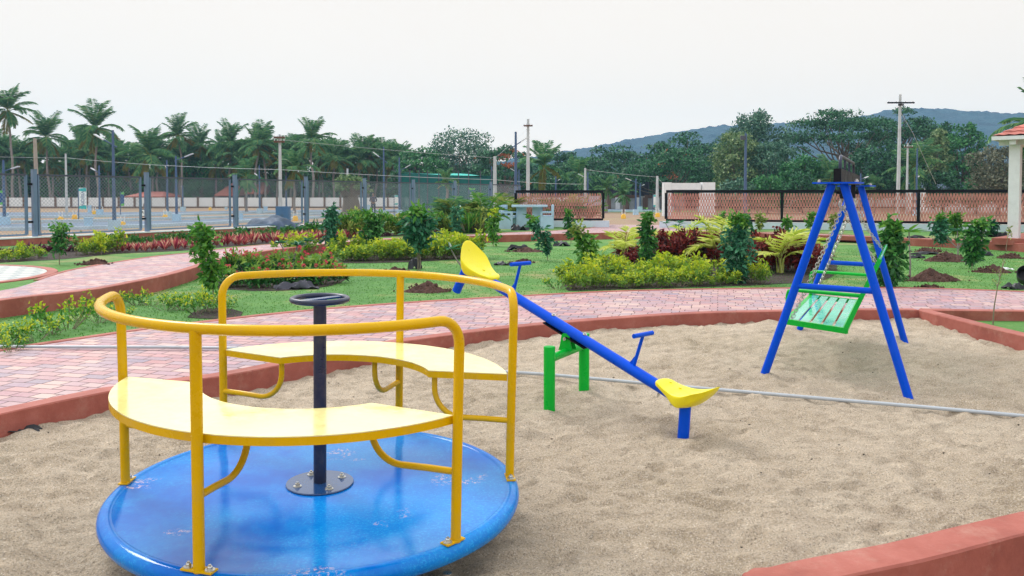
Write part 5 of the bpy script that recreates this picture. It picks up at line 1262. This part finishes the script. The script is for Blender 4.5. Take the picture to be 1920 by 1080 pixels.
def lamp(label, px, ty, Y, a0=None, a1=None, by=None, block=True, flood=False):
    t = thing('street_lamp', label, 'street lamp', (bx(px,Y), Y, ZG), 0, 'blue street lamps around the site'); z = D(px, ty, Y).z-ZG; m_ = MB(); m_.tube([(0,0,.2),(0,0,z)], [.09,.055], 8); m_.build('pole', M['lamp'], t, local=True)
    s = Y/F
    if a0:
        p0 = Vector(((a0[0]-px)*s, 0, D(px,a0[1],Y).z-ZG)); p1 = Vector(((a1[0]-px)*s, 0, D(px,a1[1],Y).z-ZG))
        m_ = MB(); m_.tube([p0, p1], .03, 6); arm = m_.build('arm', M['lamp'], t, local=True)
        hd = p0.lerp(p1, .42); m_ = MB(); m_.bar(p0, hd, .22, .05, up=(0,0,1)); m_.build('lamp_head', M['lamphead'], arm, smooth=False, local=True)
    if flood:
        m_ = MB(); m_.box((-6*s, -.1, z-.22), (.24,.12,.20)); m_.build('flood_light', M['frail'], t, smooth=False, local=True)
    if block: m_ = MB(); m_.box((0,0,.22), (.40,.40,.44)); m_.build('base_block', M['palebl'], t, smooth=False, local=True)
for a in [('tall street lamp with long slanted arm above the teal banner',214,244,38,(180,252),(221,276)),('street lamp with arm pointing left behind the first mesh panel',187,310,66,(172,315),(190,326)),
    ('street lamp at the left picture edge with arm pointing right',8,300,44,(37,312),(5,322)),('plain street lamp left of the forked arm lamp',314,300,58,None,None),('street lamp with arm pointing up right beside the second fence post',331,292,50,(363,288),(328,302)),
    ('small far street lamp right of the second fence post',343,348,80,(340,350),(346,350)),('tall street lamp with arm slanting up left over the palms',720,275,62,(700,285),(727,306)),('street lamp with arm rising right beside the net enclosure',749,295,64,(770,309),(747,322)),
    ('far street lamp left of the white concrete pole',922,312,70,None,None),('tall street lamp with double arm left of the short lattice screen',967,247,42,(990,257),(958,278)),('small street lamp behind the short screen, left part',973,318,70,(957,316),(978,328)),
    ('small street lamp behind the short screen, centre',1042,330,75,(1050,336),(1040,341)),('street lamp with arm crossing the short white pole',1102,323,68,(1084,326),(1107,338)),('street lamp in the gate gap with long slanted arm',1192,335,66,(1173,334),(1197,344)),
    ('smaller street lamp in the gate gap with arm rising right',1200,343,82,(1208,346),(1198,350)),('street lamp inside the white portal, left',1259,344,78,(1250,345),(1261,348)),('street lamp inside the white portal, right',1312,346,78,(1300,345),(1313,352)),
    ('navy street lamp right of the tallest utility pole',1718,278,64,(1722,330),(1716,335)),('small street lamp just right of the swing top',1613,325,60,(1627,331),(1610,338)),('street lamp behind the grey blue fence near the palm house',487,310,70,(478,325),(490,334)),
    ('street lamp right of the pale utility pole behind the mesh',537,330,72,(545,338),(535,344))]:
    lamp(*a[:4], *a[4:])
lamp('tall post with square flood light in front of the grey green tree', 1397, 250, 40, block=False, flood=True)
def cable(label, pts, r=.012):
    P = [D(x, y, Y) for x, y, Y in pts]; out = []
    for i in range(len(P)-1):
        for j in range(8): t_ = j/8; q = P[i].lerp(P[i+1], t_); q.z -= .25*4*t_*(1-t_)*(P[i+1]-P[i]).length*.02; out.append(q)
    out.append(P[-1]); m_ = MB(); m_.tube(out, r, 5); tag(m_.build('power_cable', M['conc'], None), label, 'cable', 'overhead cables')
cable('long pale overhead cable crossing in front of the palms', [(-100,291,55),(126,296,60),(526,318,42),(928,337,44),(1100,345,58)], .011)
cable('upper overhead cable from the double crossarm pole towards the white pole', [(526,262,42),(928,296,44),(990,240,52)], .008)
cable('overhead cable running from the tallest pole down to the right', [(1683,200,52),(1712,250,53),(1755,345,56)], .014)
cable('overhead cable between the short white pole and the gate pole', [(1097,318,58),(1232,332,62),(1250,352,62)], .012)
# ------------------------------------------------------------------ banners, cabinet, posts and clutter
def letters(txt, size, mat, parent, locv, rot, align='CENTER', spacing=1.0):
    cu = bpy.data.curves.new('lettering', 'FONT'); cu.body = txt; cu.size = size; cu.align_x = align; cu.align_y = 'CENTER'; cu.extrude = .003; cu.space_character = spacing
    o = bpy.data.objects.new('lettering', cu); COL.objects.link(o); cu.materials.append(mat); dg = bpy.context.evaluated_depsgraph_get(); me = bpy.data.meshes.new_from_object(o.evaluated_get(dg)); bpy.data.objects.remove(o)
    o = bpy.data.objects.new('lettering', me); COL.objects.link(o); o.parent = parent; o.location = locv; o.rotation_euler = rot; return o
M['teal'] = paint('teal_print', (.0,.42,.42), .5, .1); M['navyprint'] = paint('navy_print', (.01,.07,.22), .5, .1); M['limeprint'] = paint('lime_print', (.12,.5,.08), .5, .2); M['bwhite'] = paint('white_print', (.75,.8,.8), .5, .05)
def banner(label, px, yt, yb, w, Y, bg, ends, txt, tm, gap=.0):
    s = Y/F; zt_ = D(px, yt, Y).z; zb = D(px, yb, Y).z; h = zt_-zb; t = thing('banner_stand', label, 'banner', (bx(px,Y), Y, ZG))
    m_ = MB(); m_.box((0,0,(zt_+zb)/2-ZG), (w*s,.03,h)); b_ = m_.build('banner_cloth', M[bg], t, smooth=False, local=True)
    m_ = MB()
    for zz in (zt_-ZG-h*.09, zb-ZG+h*.09):
        m_.add([Vector((-w*s/2*.98,-.019,zz-h*.07)),Vector((w*s/2*.98,-.019,zz-h*.09)),Vector((w*s/2*.98,-.019,zz+h*.09)),Vector((-w*s/2*.98,-.019,zz+h*.05))], [(0,1,2,3)])
    m_.build('print', M[ends], b_, smooth=False, local=True)
    if txt: letters(txt, w*s*.62, M[tm], b_, (0,-.020,(zt_+zb)/2-ZG), (R(90), R(90), 0))
    m_ = MB(); m_.tube([(-w*s/2-.04,0,0),(-w*s/2-.04,0,zt_-ZG)], .03, 6); m_.build('pole', M['lamp'], t, local=True)
banner('white and teal vertical banner reading VISION beside the tall slanted arm lamp', 155.5, 352, 392, 14, 50, 'bwhite', 'teal', 'VISION', 'navyprint')
banner('narrow dark blue banner with lime ends right of the teal VISION banner', 230, 360, 386, 6, 60, 'navyprint', 'limeprint', '', 'bwhite')
banner('dark blue and lime banner cut by the left picture edge', 2, 357, 384, 9, 46, 'navyprint', 'limeprint', '', 'bwhite')
banner('tall dark green banner with leaf sprig top behind the strap leaved clumps', 885, 356, 383, 9, 42, 'navyprint', 'navyprint', '', 'bwhite')
banner('white and teal banner in the gate gap before the pale pole', 1228, 365, 388, 6, 64, 'bwhite', 'teal', '', 'navyprint')
banner('small white banner with teal mark beside the lamp left of the net enclosure', 743, 366, 384, 6, 60, 'bwhite', 'teal', '', 'navyprint')
bs = [o for o in COL.objects if o.get('label', '').startswith('tall dark green banner')][0]
m_ = MB(); zz = D(885,356,42).z-ZG; m_.leaves(np.array([(0,0,zz),(0,0,zz)]), np.array([(-.8,0,.5),(.9,0,.35)]), np.array([(0,-1.,0),(0,-1.,0)]), .2, .11, 0); m_.build('leaf_emblem', M['limeprint'], bs, smooth=False, local=True)
for k, dx in enumerate((-.05, .05)): letters('||||||||||' if False else 'I'*9, .09, M['bwhite'], bs, (dx,-.020,zz-.42), (R(90), R(90), 0)) if False else None
m_ = MB()
for k in range(9):
    for dx in (-.055, .035): m_.box((dx, -.02, zz-.14-k*.07), (.045+.02*(k%3), .006, .022+.01*(k%2)))
m_.build('small_print', M['bwhite'], bs, smooth=False, local=True)
cb = D(531, 402, 40); t = thing('electrical_cabinet', 'blue electrical cabinet beside the concrete utility pole', 'cabinet', (cb.x, 40, ZG))
m_ = MB(); m_.box((0,0,.62), (.62,.4,.84)); bd_ = m_.build('cabinet_body', M['cab'] if 'cab' in M else M['teal'], t, smooth=False, local=True)
M['cab'] = paint('cabinet_blue', (.015,.11,.28), .5, .1, ior=1.3); bd_.data.materials[0] = M['cab']
for s in (-1, 1): m_ = MB(); m_.box((s*.15,-.205,.62), (.27,.012,.76)); dd = m_.build('door', M['cab'], t, smooth=False, local=True); m_ = MB(); m_.box((s*.04,-.22,.62), (.02,.02,.10)); m_.build('handle', M['black'], dd, smooth=False, local=True)
for s in (-.2,.2): m_ = MB(); m_.box((s,0,.1), (.1,.3,.2)); m_.build('foot', M['black'], t, smooth=False, local=True)
for i, (px, by, w, h, lab) in enumerate([(166,426,13,18,'pale blue concrete pillar left of the big lamp base'),(168,399,6,14,'narrow pale blue pillar behind the VISION banner'),(10,406,10,7,'pale blue block under the left edge lamp'),(498,395,7,8,'pale blue block left of the electrical cabinet'),(691,392,6,8,'pale blue pillar left of the standing person'),(1163,392,6,8,'pale blue pillar at the left of the gate gap'),(424,393,5,5,'tiny pale blue block far behind the third mesh panel'),(452,412,7,12,'pale block beside the third fence post')]):
    g = gz(px, by); s = g.y/F; t = thing('concrete_marker', lab, 'pillar', tuple(g)); m_ = MB(); m_.box((0,0,h*s*.46), (w*s*.85, w*s*.85, h*s*.92)); m_.build('shaft', M['palebl'], t, smooth=False, local=True); m_ = MB(); m_.box((0,0,h*s*.96), (w*s,w*s,h*s*.08)); m_.build('cap', M['palebl'], t, smooth=False, local=True)
for i, (px, by) in enumerate([(230,426),(310,411),(554,414),(114,416),(140,411),(1169,410),(1233,407),(190,400),(394,394),(177,402)]):
    g = gz(px, by); s = g.y/F; t = thing('valve_marker', '%s from the left of the yellow capped pipe markers in the dry ground' % ORD[sorted([230,310,554,114,140,1169,1233,190,394,177]).index(px)], 'pipe marker', tuple(g), 0, 'yellow pipe markers')
    q = min(1, g.y/45); m_ = MB(); m_.lathe([(.17*q,0),(.16*q,.22*q),(.10*q,.30*q),(.0005,.31*q)], k=10); m_.build('cap', M['marker'], t, local=True)
    for sx in (-.1, .1): m_ = MB(); m_.tube([(sx*q,0,.25*q),(sx*q,0,.62*q)], .025, 6); m_.build('pipe_stub', M['white'], t, local=True)
g = gz(268, 411); t = thing('number_board', 'small dark framed white plot board behind the second fence post', 'sign', tuple(g)); m_ = MB(); m_.box((0,0,.42), (.36,.05,.5)); m_.build('frame', M['hoard'], t, smooth=False, local=True); m_ = MB(); m_.box((0,-.03,.42), (.22,.02,.40)); bb_ = m_.build('board', M['bwhite'], t, smooth=False, local=True); letters('A', .26, M['hoard'], bb_, (0,-.045,.44), (R(90),0,0))
for s in (-.14,.14): m_ = MB(); m_.box((s,0,.1), (.04,.04,.2)); m_.build('foot', M['hoard'], t, smooth=False, local=True)
g = Vector((bx(512,27.5), 27.5, ZG)); crumple('covered_heap', g, 1.15, .9, 1.45, M['tarp'], 'heap covered with a wrinkled blue grey tarpaulin behind the red wall', 'covered heap', 21.3, n=26, sharp=.22)
g = Vector((bx(460,24.5), 24.5, ZG)); t = thing('black_drum', 'black drum lying behind the red wall beside the third fence post', 'drum', (g.x, g.y, ZG+.3)); m_ = MB(); m_.lathe([(.22,-.3),(.26,-.3),(.27,.3),(.22,.3),(.21,.25),(.0005,.24)], k=18); o = m_.build('drum_wall', M['plastic'], t, local=True); o.rotation_euler = (R(78),0,R(20))
# ------------------------------------------------------------------ person
def skinned(name, mat, joints, edges, parent, sub=2):
    me = bpy.data.meshes.new(name); me.from_pydata([j[0] for j in joints], edges, []); o = bpy.data.objects.new(name, me); COL.objects.link(o); o.parent = parent
    md = o.modifiers.new('skin', 'SKIN'); md.use_smooth_shade = True
    for v, j in zip(me.skin_vertices[0].data, joints): v.radius = (j[1], j[2] if len(j) > 2 else j[1])
    me.skin_vertices[0].data[0].use_root = True
    s = o.modifiers.new('sub', 'SUBSURF'); s.levels = sub; s.render_levels = sub; me.materials.append(mat); return o
Yp = 66; pp = thing('person', 'person in dark shirt standing behind the fence holding something at the waist', 'person', (bx(700,Yp), Yp, ZG), R(10))
pp.scale = (1.0,1.0,1.0)
J = [((0,0,.95),.15,.11),((0,0,1.12),.13,.09),((0,0,1.32),.16,.10),((0,0,1.42),.09,.08),((0,0,1.48),.055),((0,-.01,1.56),.075,.085),((0,-.01,1.65),.08,.09),((0,0,1.70),.05),
     ((-.18,0,1.38),.055),((-.27,.02,1.12),.042),((-.12,-.20,1.06),.032),((.18,0,1.38),.055),((.27,.02,1.12),.042),((.10,-.20,1.02),.032),
     ((-.09,0,.88),.09),((-.10,-.01,.50),.06),((-.10,.01,.10),.042),((-.10,-.12,.04),.04),((.09,0,.88),.09),((.11,-.01,.50),.06),((.12,.01,.10),.042),((.12,-.12,.04),.04)]
E = [(0,1),(1,2),(2,3),(3,4),(4,5),(5,6),(6,7),(3,8),(8,9),(9,10),(3,11),(11,12),(12,13),(0,14),(14,15),(15,16),(16,17),(0,18),(18,19),(19,20),(20,21)]
skinned('body', M['skin'], J, E, pp)
Js = [((0,0,.97),.165,.125),((0,0,1.12),.145,.105),((0,0,1.32),.175,.115),((0,0,1.41),.10,.09),((-.18,0,1.38),.07),((-.27,.02,1.12),.056),((-.18,-.12,1.08),.048),((.18,0,1.38),.07),((.27,.02,1.12),.056),((.18,-.12,1.05),.048)]
skinned('shirt', M['shirt'], Js, [(0,1),(1,2),(2,3),(3,4),(4,5),(5,6),(3,7),(7,8),(8,9)], pp)
Jt = [((0,0,.97),.16,.12),((-.09,0,.87),.105),((-.10,-.01,.50),.078),((-.10,.01,.12),.062),((.09,0,.87),.105),((.11,-.01,.50),.078),((.12,.01,.12),.062)]
skinned('trousers', M['hoard'], Jt, [(0,1),(1,2),(2,3),(0,4),(4,5),(5,6)], pp)
Jh = [((0,.02,1.62),.085,.085),((0,.02,1.69),.085,.09),((0,.02,1.74),.05,.05)]
skinned('hair', M['hair'], Jh, [(0,1),(1,2)], pp)
# ================================================================== FAR TREES
G0 = 'coconut palms behind the boundary wall'
PS=.98
pal = [(26,160,104,3.5),(92,212,108,3.6),(182,192,104,3.7),(150,236,118,3),(272,236,100,4.0),(344,216,112,3.2),(380,234,116,3.3),(432,228,112,3.4),(414,246,124,3),(478,236,108,3.2),(500,228,110,3.2),(588,222,104,3.1),
       (626,258,108,3.1),(672,264,110,2.9),(704,264,116,2.9),(742,264,112,3.0),(8,250,112,3.4),(222,256,120,3.2),(556,262,122,2.8),(320,262,124,3.0),(452,258,124,3),(60,262,122,3.2),(660,280,126,2.6),(532,300,120,2.8),(-30,230,110,3.4)]+[(x_, 262+9*math.sin(x_*.7), 112+(x_%5)*3, 3.0) for x_ in (16,50,100,128,160,194,234,262,286,328,352,374,406,440,470,484,508,536,564,598,618,650,680,714,748,40,76,118,134,166,206,246,296,336,362,398,462,492,520,546,572,606,640,690,722,758)]
srt = sorted(p[0] for p in pal)
for i, (px, ty, Y, cr) in enumerate(pal):
    base = Vector((bx(px, Y), Y, ZG)); htop = D(px, ty, Y).z-ZG; cr *= PS; h = htop-cr*.92
    kind = 'tallest' if ty < 170 else ('tall' if ty < 230 else ('shorter' if ty < 255 else 'low'))
    coconut('coconut_palm', '%s coconut palm behind the boundary wall, %s from the left of the grove' % (kind, ordn(srt.index(px))), base, h, cr, 100+i, lean=((i % 5-2)*.25, 0), group=G0, nf=26)
coconut('palm_tree', 'palm crown entering at the right edge above the pavilion roof', Vector((bx(1950,34),34,ZG)), D(1950,225,34).z, 2.0, 301, nf=22, old=False)
coconut('palm_tree', 'young palm with brown drooping fronds before the net enclosure', Vector((bx(838,52),52,ZG)), D(838,338,52).z, .95, 302, nf=14, trunk_r=.10)
for i, (px, ty, Y, cr, lab) in enumerate([(1020,272,80,3.0,'feathery foxtail palm right of the crossarm pole'),(1137,336,72,1.3,'small palm at the left side of the gate gap'),(1170,345,74,1.3,'small palm in the gate gap beside the dark hoarding'),(552,282,70,2.2,'drooping palm behind the fence right of the pale utility pole'),
       (1272,348,76,.8,'small palm seen inside the white portal'),(1556,300,76,2.6,'bright topped palm left of the swing beam'),(1712,272,70,2.6,'palm behind the tallest utility pole'),(462,300,78,2.2,'young palm behind the pink roofed house fence line'),(1085,300,84,2.4,'palm half hidden in the dark trees above the short screen'),(1640,335,72,1.2,'small palm right of the swing top')]):
    coconut('palm_tree', lab, Vector((bx(px,Y),Y,ZG)), D(px,ty,Y).z-cr*.72-ZG, cr, 320+i, nf=18, old=(i in (0,3)), trunk_r=.12)
trees = [
 ('round grey green tree with airy crown behind the net enclosure',868,240,168,'far2','round',110,.12,7500,.34,None),
 ('bright green umbrella tree left of the airy round tree',792,276,110,'far3','umbrella',104,.25,4200,.34,None),
 ('orange flowering flame tree left of the crossarm pole',944,268,120,'far1','umbrella',100,.1,5200,.32,('f_orange',.10)),
 ('dark umbrella tree right of the crossarm pole',1062,284,120,'far1','umbrella',110,.12,5600,.34,None),
 ('wide dark umbrella tree above the short pole',1150,274,170,'far1','umbrella',112,.12,7200,.36,None),
 ('dark broad tree on the hill side of the flame tree',1285,248,190,'far1','umbrella',106,.15,7800,.36,None),
 ('wide flame tree with scattered orange flowers above the gate portal',1255,284,200,'far1','umbrella',90,.12,8000,.32,('f_orange',.04)),
 ('tall grey green tree behind the flood light post',1412,196,135,'far2','round',92,.10,9500,.30,None),
 ('yellowish green tree in front of the tall grey green tree',1382,236,110,'far4','round',84,.08,7000,.28,None),
 ('grey green lower tree right of the flood light post',1446,250,100,'far2','round',82,.04,6000,.28,None),
 ('spreading rain tree with dark branches left of the tallest pole',1575,210,225,'far1','umbrella',96,.42,8600,.30,None),
 ('spreading rain tree behind the tallest utility pole',1680,208,165,'far1','umbrella',98,.38,6200,.30,None),
 ('mid green round tree left of the swing',1500,286,92,'far3','round',78,.04,5200,.28,None),
 ('dark dense tree right of the swing top',1625,268,110,'far1','round',84,.04,6500,.30,None),
 ('dark dense tree behind the navy lamp',1700,262,120,'far1','round',88,.03,6500,.30,None),
 ('tree with yellow new leaves on its top right of the poles',1757,246,56,'far4','column',80,.10,3600,.28,None),
 ('dark narrow tree beside the yellow topped tree',1768,236,60,'far1','column',90,.05,3800,.30,None),
 ('rounded bright green tall tree left of the pavilion',1806,222,84,'far3','round',84,.06,6500,.28,None),
 ('dry greyish bushy tree behind the pavilion post',1872,262,120,'dry','round',64,.02,7500,.20,None),
 ('dark umbrella tree behind the yellow topped tree',1745,236,110,'far1','umbrella',108,.2,4200,.34,None),
 ('dark tree right of the pavilion post at the edge',1935,300,90,'far3','round',80,.05,4000,.28,None),
 ('thick trunked old tree with leafy low crown behind the mesh fence',658,330,64,'far4','umbrella',58,.55,1800,.24,None),
 ('dark tree filling under the flame tree by the gate',1215,300,120,'far1','round',100,.0,5000,.34,None),
 ('dark tree filling behind the gate portal',1320,300,110,'far1','round',98,.0,5000,.34,None),
 ('dark tree at the foot of the umbrella trees near the crossarm pole',1030,315,110,'far1','round',104,.0,4200,.34,None),
 ('dark tree above the right end of the short screen',1115,318,120,'far1','round',102,.0,4500,.34,None),
 ('dark tree behind the left part of the net enclosure',770,305,90,'far1','round',106,.0,3600,.34,None),
 ('dark tree behind the right part of the net enclosure',905,300,100,'far1','round',106,.0,4200,.34,None),
 ('dark tree between the swing and the grey green tree',1545,300,110,'far1','round',92,.0,4500,.30,None),
]
for i, (lab, px, ty, wpx, leaf, st, Y, low, n, LS, tip) in enumerate(trees):
    h = D(px, ty, Y).z-ZG; W = wpx*Y/F
    tree('flame_tree' if tip else 'broad_tree', lab, Vector((bx(px,Y), Y, ZG)), h, W, 'l_'+leaf, st, low, n, i+3, LS, tip=tip[0] if tip else None, tipfrac=tip[1] if tip else 0, trunk=.75 if 'thick trunked' in lab else .22*h/8, K=44 if st != 'column' else 22)
bs_ = [(x, 306+14*math.sin(x*.9)) for x in range(-20, 760, 44)]
for i, (px, ty) in enumerate(bs_):
    Y = 116+(i % 3)*5; h = D(px, ty, Y).z-ZG; tree('bushy_tree', '%s from the left of the dark bushy trees under the coconut palms' % ORD[i], Vector((bx(px,Y),Y,ZG)), h, 84*Y/F, ['l_far3','l_far1','l_far3'][i%3], 'round', .0, 3000, 60+i, .34, group='bushy trees under the palms', trunk=.2, K=30)
for i, px in enumerate((1768, 1830, 1895, 1505, 1440, 1380)):
    Y = 70; tree('bushy_tree', '%s from the left of the low bushes behind the long lattice screen' % ORD[sorted((1768,1830,1895,1505,1440,1380)).index(px)], Vector((bx(px,Y),Y,ZG)), D(px, 318+8*(i%3), Y).z-ZG, 76*Y/F, ['l_far1','l_far3','l_far2'][i%3], 'round', .0, 2600, 90+i, .24, group='low bushes behind the long screen', trunk=.12, K=26)
# far wood reading as one mass
n = 60000; X_ = rng.uniform(-120, 130, n); hh = np.array([6.0+2.6*noise.noise(Vector((x*.06, 0, 3)))+1.6*noise.noise(Vector((x*.25, 2, 3))) for x in X_]); Zs = rng.random(n)**.8*hh; Yw = 146+rng.normal(size=n)*2.2
mb = MB(); mb.leaves(np.stack([X_, Yw, Zs+ZG], 1), unit(n), unit(n, .4)+np.array((0,-.6,0)), .8*(.6+.8*rng.random(n)), .55, .1, six=False)
stuff(mb.build('woodland', M['l_far1'], None, smooth=False), 'dark mass of far woodland behind the palms and trees', 'woodland')
for t in [o for o in COL.objects if o.get('label') == 'x']:
    for c in list(t.children): bpy.data.objects.remove(c)
    bpy.data.objects.remove(t)
# ================================================================== LIGHT
w = bpy.data.worlds.new("World"); scene.world = w; w.use_nodes = True; nt = w.node_tree; nt.nodes.clear()
out = nt.nodes.new('ShaderNodeOutputWorld'); sky = nt.nodes.new('ShaderNodeTexSky'); sky.sky_type = 'NISHITA'; sky.sun_disc = False
SE, SA = R(44), R(-42)
sky.sun_elevation = SE; sky.sun_rotation = SA; b1 = nt.nodes.new('ShaderNodeBackground'); b1.inputs[1].default_value = .10; nt.links.new(sky.outputs[0], b1.inputs[0])
tc = nt.nodes.new('ShaderNodeTexCoord'); sx = nt.nodes.new('ShaderNodeSeparateXYZ'); nt.links.new(tc.outputs['Generated'], sx.inputs[0])
nz = nt.nodes.new('ShaderNodeTexNoise'); nz.inputs['Scale'].default_value = 1.6; nz.inputs['Detail'].default_value = 5; nt.links.new(tc.outputs['Generated'], nz.inputs['Vector'])
SKYL = 1.36
colr = ramp(nt, sx.outputs['Z'], [(SKYL*1.42,SKYL*1.22,SKYL*1.03),(SKYL*1.16,SKYL*1.03,SKYL*.90),(SKYL*1.08,SKYL*.985,SKYL*.885),(2.0,1.98,1.97),(2.35,2.35,2.37)], [0,.12,.232,.30,.9])
mxn = ramp(nt, nz.outputs['Fac'], [(.985,)*3,(1.01,)*3], [.35,.65]); colr = mixc(nt, 1.0, colr, mxn, 'MULTIPLY')
b2 = nt.nodes.new('ShaderNodeBackground'); nt.links.new(colr, b2.inputs[0]); b2.inputs[1].default_value = 1.0
mx = nt.nodes.new('ShaderNodeMixShader'); mx.inputs[0].default_value = .96; nt.links.new(b1.outputs[0], mx.inputs[1]); nt.links.new(b2.outputs[0], mx.inputs[2]); nt.links.new(mx.outputs[0], out.inputs[0])
su = bpy.data.lights.new('sun', 'SUN'); su.energy = 3.3; su.angle = R(20); su.color = (1, .965, .92); so = bpy.data.objects.new('sun', su); COL.objects.link(so)
# sun direction matching the sky
sdir = Vector((math.sin(SA)*math.cos(SE), math.cos(SA)*math.cos(SE), math.sin(SE))); so.rotation_euler = sdir.to_track_quat('Z', 'Y').to_euler()
# haze
HAZE = .0004
if HAZE > 0:
    mb = MB(); mb.box((0, 250, 69), (2340, 2340, 142)); hz_ = mb.build('haze', newmat('haze')[0], None, smooth=False); hm = hz_.data.materials[0]; nt = hm.node_tree; nt.nodes.clear()
    o_ = nt.nodes.new('ShaderNodeOutputMaterial'); pv_ = nt.nodes.new('ShaderNodeVolumePrincipled'); pv_.inputs['Color'].default_value = (.42,.72,1,1); pv_.inputs['Density'].default_value = HAZE; pv_.inputs['Anisotropy'].default_value = .2
    nt.links.new(pv_.outputs[0], o_.inputs['Volume']); stuff(hz_)
vs = scene.view_settings; vs.view_transform = 'Standard'; vs.look = 'None'; vs.exposure = -.40; vs.gamma = 1; vs.use_curve_mapping = False
scene.cycles.volume_bounces = 0; scene.cycles.max_bounces = 7; scene.cycles.transparent_max_bounces = 12; scene.cycles.sample_clamp_indirect = 4
